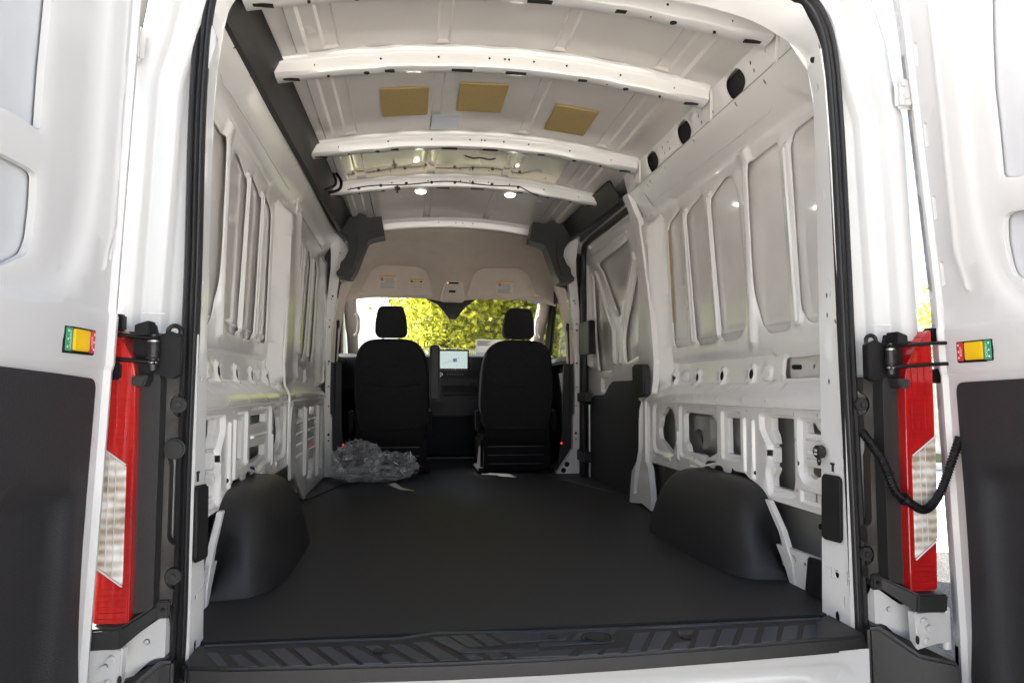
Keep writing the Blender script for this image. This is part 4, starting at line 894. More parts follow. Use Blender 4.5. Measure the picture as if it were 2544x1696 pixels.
# ------------------------------------------------------------------ rear doors
def door(s):
    def xs(y, z):
        lean = (.038 if s < 0 else .04)*np.clip(z, 0, 1.45)+(.05*np.clip(z-.8, 0, .8) if s > 0 else 0)+.25*np.clip(z-1.45, 0, 1)**1.5
        base = .925 if s < 0 else 1.0-.087*np.clip(-.14-y, 0, 1)
        return base-lean
    def mp(P, h): return np.stack([s*(xs(P[:, 0], P[:, 1])+h), P[:, 0], P[:, 1]], 1)
    e = -.165 if s < 0 else -.110
    def t2(pts):                                    # photo pixels -> (y, z) on this door
        o = []
        for a, b in pts:
            y, z = -.3, .8
            for _ in range(25): q = onx(a*Vs, b*Vs, s*float(xs(y, z))); y, z = q[1], q[2]
            o.append((y, z))
        return o
    o_ = rnd([(e, -.16), (e, 1.66), (-.80, 1.72), (-.86, 1.6), (-.86, -.16)], [.05, .12, .1, .1, .05])
    if s < 0:
        up = t2([(147, 0), (143, 45), (132, 160), (127, 230), (122, 303), (60, 262), (0, 232)]); lo = t2([(0, 335), (90, 383), (115, 400), (112, 470), (103, 550), (90, 585), (45, 608), (0, 618)])
    else:
        up = t2([(2250, 0), (2252, 100), (2257, 205), (2268, 300), (2278, 405), (2310, 408), (2352, 398)]); lo = t2([(2352, 476), (2300, 487), (2287, 497), (2288, 550), (2298, 600), (2308, 630), (2352, 655)])
    up = list(up)+[(-.72, up[-1][1]-.0), (-.72, 1.50), (up[0][0]-.01, 1.52)]
    if s < 0: lo = list(lo)+[(-.72, lo[-1][1]), (-.72, lo[0][1])]
    else: lo = list(lo)+[(-.72, lo[-1][1]), (-.72, lo[0][1])]
    tA = t2([(213, 868), (190, 1560)]) if s < 0 else t2([(2200, 866), (2235, 1560)])
    trim = rnd([(tA[0][0], .598), (tA[0][0]-.003, .15), (tA[1][0], -.11), (-.78, -.11), (-.78, .62), (-.40, .605)], [.025, .3, .03, .03, .05, .01])
    q4 = t2([(215, 758), (142, 743), (140, 808), (213, 818)]) if s < 0 else t2([(2198, 785), (2285, 774), (2286, 830), (2202, 833)])
    a0 = (q4[0][0]+q4[3][0])/2; a1 = (q4[1][0]+q4[2][0])/2; z1_ = (q4[0][1]+q4[1][1])/2; z0_ = (q4[2][1]+q4[3][1])/2
    sw = [(a0, z1_), (a1, z1_), (a1, z0_), (a0, z0_)]
    F = [(rnd([(e-.020, -.12), (e-.020, 1.58), (e-.045, 1.58), (e-.045, .62), (e-.042, -.12)], .01), -.010, .010),
         (rnd([(-.29, 1.60), (-.27, .95), (-.31, .80), (-.40, .72), (-.80, .70), (-.80, 1.60)], .08), .016, .035),
         (rnd([(-.225, 1.6), (-.205, .90), (-.235, .80), (-.26, .80), (-.24, .90), (-.25, 1.6)], .01), -.008, .02),
         (rect(-.80, .615, -.10, .735, .015), -.003, .012), (inset(sw, -.009), .004, .004)]
    for z in (1.40, 1.20, 1.02, .86): F.append((rect(e-.062, z-.03, e-.050, z+.03, .004), .006, .005))
    dr = sheet('rear_door', o_, [rnd(up, .012), rnd(lo, .012), inset(trim, .012)], F, mp, DOORW, van, res=.04, flange=.012, lip=.003, label='%s rear door swung open, white inner panel' % ('right' if s > 0 else 'left'))
    sheet('door_skin', [(e-.03, -.16), (e-.03, 1.66), (-.86, 1.66), (-.86, -.16)], [], [], lambda P, h: mp(P, h+.035), DOORG, dr, res=.15, flange=0, lip=0)
    # folded hinge edge and outer face
    v = []; f = []; zs = np.linspace(-.16, 1.60, 50)
    for z in zs:
        x0 = float(xs(e, z))
        for dx, y in ((0, e), (-.0, e-.012), (.006, e+.006), (.02, e+.010), (.045, e+.008), (.06, e-.01), (.062, e-.5), (.062, e-.75)): v.append((s*(x0+dx), y, z))
    for i in range(len(zs)-1):
        for j in range(7): a = i*8+j; f.append((a, a+1, a+9, a+8))
    mesh('door_edge', v, f, WHITE, dr, 50)
    rr = (tA[0][0]-.05, tA[0][0]-.12)
    F2 = [(rnd([(rr[0], .40), (rr[1]-.02, .43), (rr[1]-.18, .44), (rr[1]-.18, -.09), (rr[0], -.09)], .05), .024, .04)]
    sheet('door_trim_panel', trim, [], F2, lambda P, h: mp(P, h-.007), TRIMB, dr, res=.03, flange=.010, lip=0)
    # lock switch: black frame, yellow rocker, green and red labels
    cyy = (sw[0][0]+sw[1][0])/2; czz = (sw[0][1]+sw[2][1])/2; hw = abs(sw[0][0]-sw[1][0])/2; hh = abs(sw[0][1]-sw[2][1])/2
    fr = prism('lock_switch', rnd([(cyy-hw, czz-hh), (cyy+hw, czz-hh), (cyy+hw, czz+hh), (cyy-hw, czz+hh)], .005), mp, -.004, .004, GLOSSB, dr, bev=.002)
    # green side sits away from the hinge
    def q(u0, u1, v0=-.84, v1=.84): return [(cyy+u0*hw, czz+v0*hh), (cyy+u1*hw, czz+v0*hh), (cyy+u1*hw, czz+v1*hh), (cyy+u0*hw, czz+v1*hh)]
    prism('unlock_label', rnd(q(-.90, -.52), .003), mp, -.0052, -.003, GREEN, fr, bev=.0005, seg=1)
    prism('lock_label', rnd(q(.60, .92), .003), mp, -.0052, -.003, REDL, fr, bev=.0005, seg=1)
    prism('rocker', rnd(q(-.50, .46, -.78, .80), .003), mp, -.009, -.003, YELLOW, fr, bev=.002)
    nx = (-s, 0, 0); upv = (0, -1., 0) if s < 0 else (0, 1., 0)
    for u, tt in ((-.66, 'UNLOCK'), (.72, 'LOCK')):
        u_ = u; pp = mp(np.array([[cyy+u_*hw, czz]]), np.array([-.0056]))[0]
        # text reads vertically
        rt = (0, 0, 1) if s < 0 else (0, 0, -1)
        up2 = tuple(np.cross(np.array(nx), np.array(rt)))
        text('switch_text', tt, .0085, tuple(pp), (rt, up2, nx), WINK, fr, .0002)
    for u in (-.80, .84):
        for v_ in (-.55, 0, .6): 
            pp = mp(np.array([[cyy+u*hw, czz+v_*hh]]), np.array([-.0056]))[0]; cyl('switch_symbol', tuple(pp), nx, .0022, .0008, WINK, fr, n=8, bev=0)
    # check strap mounts
    for z in (.725, .625): box('strap_mount', (s*(.905 if s < 0 else .965), -.145 if s < 0 else -.115, z-.01), (.03, .03, .035), GLOSSB, dr, .004)
    return dr
door(LEFT); door(RIGHT)

# ------------------------------------------------------------------ cab: headliner, visors, windscreen, dash
ys = [3.345, 3.40, 3.5, 3.68, 3.85, 3.97, 4.04, 4.08, 4.10]; zs_ = [1.722, 1.705, 1.69, 1.645, 1.59, 1.53, 1.44, 1.36, 1.315]
v = []; f = []; xs_ = np.linspace(-.86, .86, 61)
for y, z in zip(ys, zs_):
    for x in xs_:
        e = np.clip((abs(x)-.52)/.34, 0, 1); k = np.interp(y, [3.03, 3.4, 4.1], [.34, .34, .06]); c_ = .03*math.exp(-(x/.13)**2)*np.interp(y, [3.7, 4.05], [0, 1])
        v.append((x, y-.10*e*(y > 3.7), z-k*e**1.8-c_))
n = len(xs_)
for i in range(len(ys)-1):
    for j in range(n-1): a = i*n+j; f.append((a, a+1, a+n+1, a+n))
mesh('headliner', v, f, HEADL, van, 60)
def vis(s):
    x0, x1 = (.120, .726)
    def mp(P, h): 
        t = (1.555-P[:, 1])/.25; return np.stack([P[:, 0], 3.93+.12*t+h, P[:, 1]], 1)
    o_ = rnd([(s*x0, 1.315), (s*x1, 1.312), (s*.600, 1.548), (s*.19, 1.540)], [.03, .03, .10, .10])
    vv = prism('sun_visor', o_, mp, -.045, -.020, HEADL, van, bev=.010, seg=3, label='%s beige sun visor' % ('driver side' if s < 0 else 'passenger side'))
    box('visor_clip', (s*.165, 4.00, 1.322), (.05, .02, .014), BEIGE, vv, .004); box('visor_hinge', (s*.70, 3.97, 1.335), (.06, .03, .02), BEIGE, vv, .006)
    def lab(px, ex):
        # traced label corners at the visor plane
        c_ = [ony(840+u*.3189, 640+v_*.3189, 3.955) for u, v_ in px]; xs2 = [p[0] for p in c_]; zs2 = [p[2] for p in c_]; a, b, c, d = min(xs2), max(xs2), min(zs2), max(zs2)
        L = prism('warning_label', rect(a, c, b, d), mp, -.048, -.0455, PAPER, vv, bev=0)
        g = MB(); 
        def q(mb_, u0, v0, u1, v1): 
            P_ = np.array([(a+(b-a)*u0, c+(d-c)*v0), (a+(b-a)*u1, c+(d-c)*v0), (a+(b-a)*u1, c+(d-c)*v1), (a+(b-a)*u0, c+(d-c)*v1)]); mb_.add(mp(P_, np.full(4, -.0486)), [(0, 1, 2, 3)])
        o1 = MB(); k1 = MB()
        if ex == 0:
            q(o1, 0, .90, 1, 1)
            for r_ in range(9): q(k1, .05 if r_ < 5 else .34, .08+r_*.085, .92-(r_*37 % 5)*.03, .105+r_*.085)
            ring = [(a+(b-a)*(.17+.12*math.cos(t)), c+(d-c)*(.72+.15*math.sin(t))) for t in np.linspace(0, 2*math.pi, 18, endpoint=False)]
            P3 = mp(np.array(ring), np.full(18, -.0490)); tv_, tf_ = tube_vf([tuple(p) for p in P3], .0018, 5, True); mesh('no_sign', tv_, tf_, REDL, vv)
            q(k1, .12, .64, .22, .80)
        else:
            q(o1, 0, .84, 1, 1); q(o1, 0, .30, 1, .40)
            for r_ in range(3): q(k1, .08, .10+r_*.25, .9, .14+r_*.25)
            q(k1, .10, .58, .28, .80); q(k1, .75, .58, .92, .78)
        o1.build('label_band', ORANGE, vv, None); k1.build('label_print', INK, vv, None)
    if s < 0: lab([(320, 140), (455, 245)], 0); lab([(553, 165), (665, 235)], 1)
    else: lab([(1238, 184), (1362, 284)], 0)
vis(LEFT); vis(RIGHT)
def ovm(P, h): t = (1.50-P[:, 1])/.23; return np.stack([P[:, 0], 3.90+.13*t+h, P[:, 1]], 1)
oc = prism('overhead_console', rnd([(-.075, 1.275), (.115, 1.275), (.118, 1.33), (.095, 1.435), (-.045, 1.435), (-.075, 1.34)], .03), ovm, -.05, .0, BEIGE, van, bev=.012, seg=3)
for a, b, c, d, mt_ in ((-.032, 1.408, .062, 1.420, GLOSSB), (-.012, 1.345, .040, 1.360, GLOSSB)): prism('console_button', rect(a, b, c, d, .003), ovm, -.054, -.048, mt_, oc, bev=.001)
prism('console_light', rect(-.030, 1.410, -.016, 1.418), ovm, -.0555, -.05, mat('amber_lamp', (.8, .3, .02), .4, emis=((1, .35, .05), .4)), oc, bev=0)
for x in (-.05, .07): box('console_clip', (x, 3.985, 1.285), (.04, .012, .008), BEIGE, oc, .003)
prism('camera_cover', rnd([(-.19, 1.315), (.22, 1.315), (.135, 1.255), (.095, 1.20), (.06, 1.155), (.005, 1.152), (-.03, 1.20), (-.09, 1.27)], .012), M_xz, 4.13, 4.17, GLOSSB, van, bev=.006)
box('camera_window', (.03, 4.125, 1.17), (.04, .02, .035), BLACK, van, .004)
# windscreen with its beige pillars
def wsp(x, t): return (x, 4.10+.85*t+.0*abs(x), 1.318-.47*t)
v = []; f = []
for t in np.linspace(0, 1, 9):
    for x in np.linspace(-.86, .86, 15): p = wsp(x*(1+.06*t), t); v.append((p[0], p[1]+.14*(1-(x/.86)**2), p[2]))
for i in range(8):
    for j in range(14): a = i*15+j; f.append((a, a+1, a+16, a+15))
mesh('windscreen', v, f, GLASS, van)
for s in (RIGHT, LEFT):
    pts = [(s*.79, 4.02, 1.38), (s*.795, 4.2, 1.24), (s*.80, 4.4, 1.11), (s*.805, 4.6, .97), (s*.81, 4.75, .84)]
    tube('front_pillar_trim', spline(pts, 6), .052, BEIGE, van, n=12)
    tube('grab_handle', spline([(s*.752, 4.16, 1.19), (s*.728, 4.15, 1.15), (s*.728, 4.15, 1.05), (s*.752, 4.17, 1.01)], 6), .014, BEIGE, van, n=8)
    # cab doors: dark lower card, black window frame, glass
    fr_o = rnd([(3.27, 1.42), (4.05, 1.36), (4.75, .86), (4.75, -.3), (3.27, -.3)], .04); fr_i = rnd([(3.40, 1.34), (4.00, 1.28), (4.50, .84), (3.42, .80)], .05)
    sheet('cab_door', fr_o, [fr_i], [], lambda P, h, s=s: np.stack([s*(np.interp(P[:, 1], [0, .8, 1.4], [.90, .90, .83])+h), P[:, 0], P[:, 1]], 1), SEATB, van, res=.15, flange=.03, lip=0, label='%s front door from inside, dark card' % ('right' if s > 0 else 'left'))
    mesh('cab_door_glass', [(s*(.91), 3.38, .78), (s*.91, 4.55, .78), (s*.85, 4.05, 1.33), (s*.85, 3.38, 1.36)], [(0, 1, 2, 3)], GLASS, van)
    box('door_belt_shelf', (s*.86, 3.9, .80), (.08, 1.2, .05), MESHCOL, van, .015)
    tube('window_strip', [(s*.835, 3.36, 1.34), (s*.862, 3.36, 1.08), (s*.885, 3.36, .80)], .014, RUBBER, van, n=8)
    # seat belt webbing guide
    box('belt_guide', (s*.795, 3.25, 1.02), (.02, .03, .06), GLOSSB, van, .006); tube('belt_webbing', [(s*.800, 3.25, 1.0), (s*.815, 3.27, .6), (s*.80, 3.28, .25)], .006, FABRIC, van, n=6)
mesh('scuttle', [(-1, 4.9, .84), (1, 4.9, .84), (1, 5.6, .55), (-1, 5.6, .55)], [(0, 1, 2, 3)], WHITE, van)
mesh('front_panel', [(-1, 5.6, .55), (1, 5.6, .55), (1, 5.75, -.4), (-1, 5.75, -.4)], [(0, 1, 2, 3)], WHITE, van)
for s in (RIGHT, LEFT):
    sheet('cab_side_shell', [(3.15, 1.30), (4.22, 1.20), (4.22, 1.84), (3.15, 1.84)], [rnd([(3.40, 1.10), (3.40, 1.34), (4.00, 1.28), (4.20, 1.10)], .01)] if False else [], [], lambda P, h, s=s: np.stack([s*(np.interp(P[:, 1], [1.2, 1.42, 1.84], [.95, .92, .80])), P[:, 0], P[:, 1]+.06*(P[:, 1] < 1.36)], 1), INNER, van, res=.2, flange=0, lip=0)
mesh('roof_front_cap', [(-.95, 4.0, 1.86), (.95, 4.0, 1.86), (.95, 4.14, 1.32), (-.95, 4.14, 1.32)], [(0, 1, 2, 3)], WHITE, van)
# dashboard
dprof = rnd([(4.06, .845), (4.16, .872), (4.95, .86), (4.95, .0), (4.45, .0), (4.40, .40), (4.20, .48), (4.10, .56), (4.08, .70)], .03)
v = []; f = []; xs_ = np.linspace(-.88, .88, 31); n = len(dprof)
for x in xs_:
    for y, z in dprof: v.append((x, y+.10*(abs(x)/.88)**2*(y < 4.4), z))
for i in range(30):
    for j in range(n): a = i*n+j; b = i*n+(j+1) % n; f.append((a, b, b+n, a+n))
dash = mesh('dashboard', v, f, MESHCOL, van, 40)
box('dash_tray', (.05, 4.05, .60), (.42, .05, .13), MESHCOL, dash, .02); box('tray_slot', (.08, 4.022, .585), (.30, .01, .05), HOLE, dash, .003); box('centre_stack', (.04, 4.05, .45), (.46, .10, .16), MESHCOL, dash, .03)
for x in (.17, .19): cyl('dash_socket', (x, 4.02, .625), (0, -1, 0), .013, .012, GLOSSB, dash, n=14)
cyl('volume_knob', (-.065, 4.02, .700), (0, -1, 0), .013, .016, STEEL, dash, n=16)
cyl('knob_face', (-.065, 4.01, .700), (0, -1, 0), .010, .016, GLOSSB, dash, n=16)
for i in range(7): box('dash_button', (-.01+i*.020, 4.035, .700), (.010, .006, .004), PAPER, dash, 0)
vt = box('air_vent', (.215, 4.045, .775), (.085, .03, .12), GLOSSB, van, .008)
for i in range(7): box('vent_slat', (.215, 4.025, .733+i*.0135), (.072, .012, .004), MESHCOL, vt, .001)
sh = box('touch_screen', (.018, 4.0, .805), (.275, .018, .185), GLOSSB, van, .006)
p0 = ony(1030+408*.12755, 840+248*.12755, 3.99); p1 = ony(1030+1028*.12755, 840+590*.12755, 3.99)
box('display', ((p0[0]+p1[0])/2-.01, 3.990, (p0[2]+p1[2])/2), (p1[0]-p0[0]+.02, .003, p0[2]-p1[2]), SCREEN, sh, 0)
def scr(u0, v0, u1, v1, mt_, nm='display_tile'):
    a = ony(1030+u0*.12755, 840+v0*.12755, 3.987); b = ony(1030+u1*.12755, 840+v1*.12755, 3.987); box(nm, ((a[0]+b[0])/2, 3.9875, (a[2]+b[2])/2), (abs(b[0]-a[0]), .001, abs(a[2]-b[2])), mt_, sh, 0)
scr(748, 392, 822, 462, SCRB); scr(840, 310, 846, 560, SCRG, 'display_line'); scr(765, 405, 805, 412, SCRG, 'display_line')
a = ony(1030+572*.12755, 840+492*.12755, 3.987); b = ony(1030+880*.12755, 840+372*.12755, 3.987); tube('display_line', [tuple(a), tuple(b)], .0009, INK, sh, n=5)
for u, v_, w_ in ((455, 340, 60), (755, 340, 60), (450, 550, 30), (530, 550, 30), (615, 550, 30), (700, 550, 30), (780, 550, 30), (885, 465, 90), (900, 560, 60), (450, 435, 40), (905, 415, 50)): scr(u, v_, u+w_, v_+5, SCRG, 'display_mark')
for u in (515, 590, 630, 668, 715, 760, 795, 915): scr(u-5, 608, u+(9 if u != 715 else 14), 618, PAPER, 'display_icon')
cyl('gear_knob', (-.115, 3.93, .70), (0, -.2, 1), .022, .10, GLOSSB, van, n=16, bev=.01); tube('gear_trim', [(-.095+.02*math.cos(t), 3.91, .69+.045*math.sin(t)) for t in np.linspace(-1.7, 1.7, 16)], .003, STEEL, van, n=6)
box('gear_console', (-.11, 3.95, .57), (.12, .10, .22), MESHCOL, van, .02)

# ------------------------------------------------------------------ the two seats (separate things)
def zs2(pts, y): return [tuple(ony(840+u*.3189, 640+v_*.3189, y)[[0, 2]]) for u, v_ in pts]
backo = zs2([(330, 636), (240, 645), (180, 685), (148, 750), (132, 880), (125, 1080), (140, 1250), (160, 1320), (200, 1345), (640, 1345), (690, 1310), (712, 1150), (705, 900), (690, 790), (655, 705), (600, 655), (520, 636)], 3.25)
heado = zs2([(314, 620), (288, 590), (291, 500), (310, 405), (332, 378), (490, 378), (512, 400), (536, 490), (541, 590), (516, 620)], 3.20)
cxl = (min(p[0] for p in backo)+max(p[0] for p in backo))/2
def seat(s, label):
    t = thing('front_seat', label, 'seat', (s*.437, 3.5, 0), 'front seats')
    mm = [(x, z) for x, z in backo] if s < 0 else [(-x, z) for x, z in backo]; hh = heado if s < 0 else [(-x, z) for x, z in heado]
    bk = prism('backrest', rnd(mm, .03, 3), lambda P, h: np.stack([P[:, 0], 3.23+h+.10*(.45-P[:, 1])*1.0, P[:, 1]], 1), 0, .15, FABRIC, t, bev=.045, seg=5, sharp=70)
    cx_ = sum(p[0] for p in hh)/len(hh)
    prism('headrest', rnd(hh, .02, 3), lambda P, h: np.stack([P[:, 0], 3.18+h, P[:, 1]], 1), 0, .10, FABRIC, t, bev=.028, seg=4, sharp=70)
    for d in (-.055, .055): cyl('headrest_post', (cx_+d, 3.23, .93), (0, 0, 1), .006, .08, STEEL, t, n=10)
    cc2 = s*.437
    box('seat_cushion', (cc2, 3.62, .33), (.50, .54, .16), FABRIC, t, .05, seg=4)
    box('seat_base', (cc2, 3.60, .13), (.50, .54, .24), SEATB, t, .02); box('seat_back_shell', (cc2, 3.275, .29), (.46, .05, .14), SEATB, t, .02)
    for d in (-.25, .25): box('seat_rail', (cc2+d, 3.58, .02), (.04, .60, .035), SEATB, t, .006)
    for d in (-.27, .27): box('recliner_cover', (cc2+d, 3.36, .36), (.03, .14, .16), SEATB, t, .012)
    co = rnd(mm, .03, 3); pm_ = [(x*.965+cx_*.035, 3.228+.10*(.45-z), z*.965+.62*.035) for x, z in co]
    tube('seam_piping', pm_, .0045, FABRIC, t, n=6, closed=True)
    tube('back_seam', [(cc2+x, 3.226+.10*(.45-z), z) for x, z in ((-.20, .62), (-.1, .60), (0, .595), (.1, .60), (.20, .62))], .003, FABRIC, t, n=6)
    for i in range(3): box('base_slot', (cc2, 3.327, .06+.06*i), (.40, .004, .006), DARKST, t, 0)
    return t
st = seat(LEFT, 'black fabric driver seat with armrest, behind the dash screen')
ar = prism('armrest', rnd([(-.178, .872), (-.130, .878), (-.112, .86), (-.108, .54), (-.12, .505), (-.172, .51), (-.180, .55)], .012), M_xz, 3.08, 3.22, GLOSSB, st, bev=.012, seg=3)
seat(RIGHT, 'black fabric passenger seat beside the sliding door')

# papers behind the windscreen, seen beside the passenger seat
pa = prism('window_sheet', zs2([(1075, 633), (1290, 640), (1290, 765), (1072, 765)], 4.55), M_xz, 4.55, 4.553, PAPER, None, bev=0)
pa['label'] = 'grey printed sheet standing on the dashboard beside the passenger seat'; pa['category'] = 'paper sheet'
mb = MB()
for i in range(8):
    q_ = zs2([(1085, 648+i*6.5), (1200-(i*53 % 40), 648+i*6.5+2)], 4.549); mbox(mb, ((q_[0][0]+q_[1][0])/2, 4.549, (q_[0][1]+q_[1][1])/2), (abs(q_[1][0]-q_[0][0]), .001, .004), 0)
mb.build('sheet_print', INK, pa)
q_ = zs2([(1080, 700), (1200, 728)], 4.548); box('sheet_box', ((q_[0][0]+q_[1][0])/2, 4.548, (q_[0][1]+q_[1][1])/2), (abs(q_[1][0]-q_[0][0]), .001, .06), CONC, pa, 0)
# blue oval tag hanging at the top of the windscreen
tg = prism('blue_tag', ell(ony(1300+132*.2551, 500+975*.2551, 4.12)[[0, 2]], .055, .020, 24), M_xz, 4.118, 4.122, mat('tag_pale_blue', (.45, .62, .85), .4), None, bev=.001)
tg['label'] = 'small pale blue oval tag at the top right of the windscreen'; tg['category'] = 'tag'
cc3 = ony(1300+132*.2551, 500+975*.2551, 4.12); mb = MB(); mbox(mb, (cc3[0], 4.117, cc3[2]), (.06, .001, .010), 0); mb.build('tag_print', SCRB, tg)

# ------------------------------------------------------------------ crumpled clear plastic bag
def bagmat():
    m = bpy.data.materials.new('clear_plastic_film'); m.use_nodes = True; n = m.node_tree.nodes; l = m.node_tree.links; n.clear()
    o = n.new('ShaderNodeOutputMaterial'); mx = n.new('ShaderNodeMixShader'); t = n.new('ShaderNodeBsdfTransparent'); g = n.new('ShaderNodeBsdfPrincipled')
    n.remove(g); t.inputs[0].default_value = (.97, .98, .98, 1)
    gl = n.new('ShaderNodeBsdfGlossy'); gl.inputs['Roughness'].default_value = .13; gl.inputs['Color'].default_value = (1, 1, 1, 1); df = n.new('ShaderNodeBsdfDiffuse'); df.inputs[0].default_value = (.85, .87, .9, 1)
    tc = n.new('ShaderNodeTexCoord'); v_ = n.new('ShaderNodeTexNoise'); v_.inputs['Scale'].default_value = 8; v_.inputs['Detail'].default_value = 2.5; v_.inputs['Distortion'].default_value = 3; l.new(tc.outputs['Object'], v_.inputs[0])
    bm = n.new('ShaderNodeBump'); bm.inputs['Strength'].default_value = 1; bm.inputs['Distance'].default_value = .03; l.new(v_.outputs['Fac'], bm.inputs['Height']); l.new(bm.outputs[0], gl.inputs['Normal'])
    fr = n.new('ShaderNodeLayerWeight'); fr.inputs[0].default_value = .5; p = n.new('ShaderNodeMath'); p.operation = 'POWER'; p.inputs[1].default_value = 2.5; l.new(fr.outputs['Facing'], p.inputs[0])
    r = n.new('ShaderNodeMapRange'); r.inputs['To Min'].default_value = .14; r.inputs['To Max'].default_value = .7; l.new(p.outputs[0], r.inputs[0])
    r2 = n.new('ShaderNodeMapRange'); r2.inputs['From Min'].default_value = .45; r2.inputs['From Max'].default_value = .75; r2.inputs['To Min'].default_value = .02; r2.inputs['To Max'].default_value = .22; l.new(v_.outputs['Fac'], r2.inputs[0])
    m1 = n.new('ShaderNodeMixShader'); l.new(r.outputs[0], m1.inputs[0]); l.new(t.outputs[0], m1.inputs[1]); l.new(gl.outputs[0], m1.inputs[2])
    l.new(r2.outputs[0], mx.inputs[0]); l.new(m1.outputs[0], mx.inputs[1]); l.new(df.outputs[0], mx.inputs[2]); l.new(mx.outputs[0], o.inputs[0]); return m
BAG = bagmat()
bag = thing('plastic_bag', 'crumpled clear plastic bag on the liner behind the driver seat', 'plastic bag', (-.54, 2.98, 0))
def crumple(cx_, cy_, rx, ry, h, seed, n=70):
    v = []; f = []; bm = bmesh.new(); bmesh.ops.create_icosphere(bm, subdivisions=4, radius=1)
    for q in bm.verts:
        p = q.co.copy(); d = Vector((p.x*2.2+seed, p.y*2.2, p.z*2.2))
        r_ = 1-.30*abs(noise.noise(d))*1.6-.26*abs(noise.noise(d*2.6+Vector((3, 7, 1))))*1.6-.07*abs(noise.noise(d*6))
        p = p*r_*1.12; q.co = Vector((cx_+p.x*rx, cy_+p.y*ry, max(.004, h*.48+p.z*h*.55)))
    bm.verts.index_update(); V_ = [q.co[:] for q in bm.verts]; F_ = [[q.index for q in ff.verts] for ff in bm.faces]; bm.free(); return V_, F_
mb = MB(); mb.add(*crumple(-.63, 2.98, .17, .16, .26, 1.3)); mb.add(*crumple(-.42, 3.00, .19, .15, .185, 5.7)); mb.add(*crumple(-.53, 2.93, .27, .14, .10, 9.1))
o = mb.build('bag_film', BAG, bag, None)
FOLD = mix_mat('film_fold_highlight', N_transp(), lambda n, l: (lambda g: (g.inputs['Base Color'].__setattr__('default_value', (.85, .87, .9, 1)), g.inputs['Roughness'].__setattr__('default_value', .15), g.outputs[0])[-1])(n.new('ShaderNodeBsdfPrincipled')), lambda n, l: .8)
rg = random.Random(12); mb2 = MB()
vs_ = [Vector(p) for p in mb.v]
for i in range(46):
    p = rg.choice(vs_)
    if p.z < .03 or p.y > 2.99: continue
    dirv = Vector((rg.uniform(-1, 1), rg.uniform(-.3, .3), rg.uniform(-.45, .7))).normalized(); L = rg.uniform(.02, .075); pts = []
    for k in range(7):
        t = (k/6-.5)*L; q = p+dirv*t; q = min(vs_[::3], key=lambda a: (a-q).length_squared); pts.append(tuple(q*.35+(p+dirv*t)*.65+Vector((0, -.004, .003))))
    wv, wf = tube_vf(pts, lambda j, a=rg.uniform(.0012, .0034): a*math.sin(math.pi*(j+.5)/7), 5); mb2.add(wv, wf)
mb2.build('film_fold_glints', FOLD, bag, 60, kind='stuff')  # whiter ridges, glints on the film folds put into shape and colour
v = []; f = []
for i in range(14):
    t = i/13
    for j in range(4): v.append((-.29+.11*t, 3.03+.03*j-.02*t, .02+.075*math.sin(t*2.6+j*.5)*(1-t*.4)+.01*j))
for i in range(13):
    for j in range(3): a = i*4+j; f.append((a, a+1, a+5, a+4))
mesh('bag_corner', v, f, BAG, bag, 20)
pp_ = [onz(800+u*.2041, 1040+v_*.2041, .004) for u, v_ in ((800, 790), (890, 788), (980, 830), (1125, 882), (1060, 872), (960, 855))]
sp_ = prism('paper_strip', [tuple(p[:2]) for p in pp_], lambda P, h: np.stack([P[:, 0], P[:, 1], .003+h+.004*np.sin(P[:, 0]*60)], 1), 0, .0015, PAPER, None, bev=0)
sp_['label'] = 'narrow curled pale paper strip on the liner before the plastic bag'; sp_['category'] = 'paper strip'

# ------------------------------------------------------------------ outside: trees, building, wall
def leafmat(name, a, b):
    m = bpy.data.materials.new(name); m.use_nodes = True; n = m.node_tree.nodes; l = m.node_tree.links; n.clear(); o = n.new('ShaderNodeOutputMaterial')
    g = n.new('ShaderNodeNewGeometry'); r = n.new('ShaderNodeValToRGB'); r.color_ramp.elements[0].color = (*a, 1); r.color_ramp.elements[1].color = (*b, 1)
    l.new(g.outputs['Random Per Island'], r.inputs[0]); d = n.new('ShaderNodeBsdfPrincipled'); d.inputs['Roughness'].default_value = .45; t = n.new('ShaderNodeBsdfTranslucent')
    l.new(r.outputs[0], d.inputs[0]); l.new(r.outputs[0], t.inputs[0]); mx = n.new('ShaderNodeMixShader'); mx.inputs[0].default_value = .55; l.new(d.outputs[0], mx.inputs[1]); l.new(t.outputs[0], mx.inputs[2]); l.new(mx.outputs[0], o.inputs[0]); return m
LEAFY = leafmat('yellow_green_leaf', (.20, .26, .03), (.80, .74, .08))
LEAFG = leafmat('green_leaf', (.12, .21, .03), (.52, .58, .07))
LEAFO = leafmat('amber_leaf', (.14, .14, .015), (.50, .32, .03))
BARK = mat('grey_bark', (.12, .095, .07), .9, bump=(40, 1), var=(10, .3))
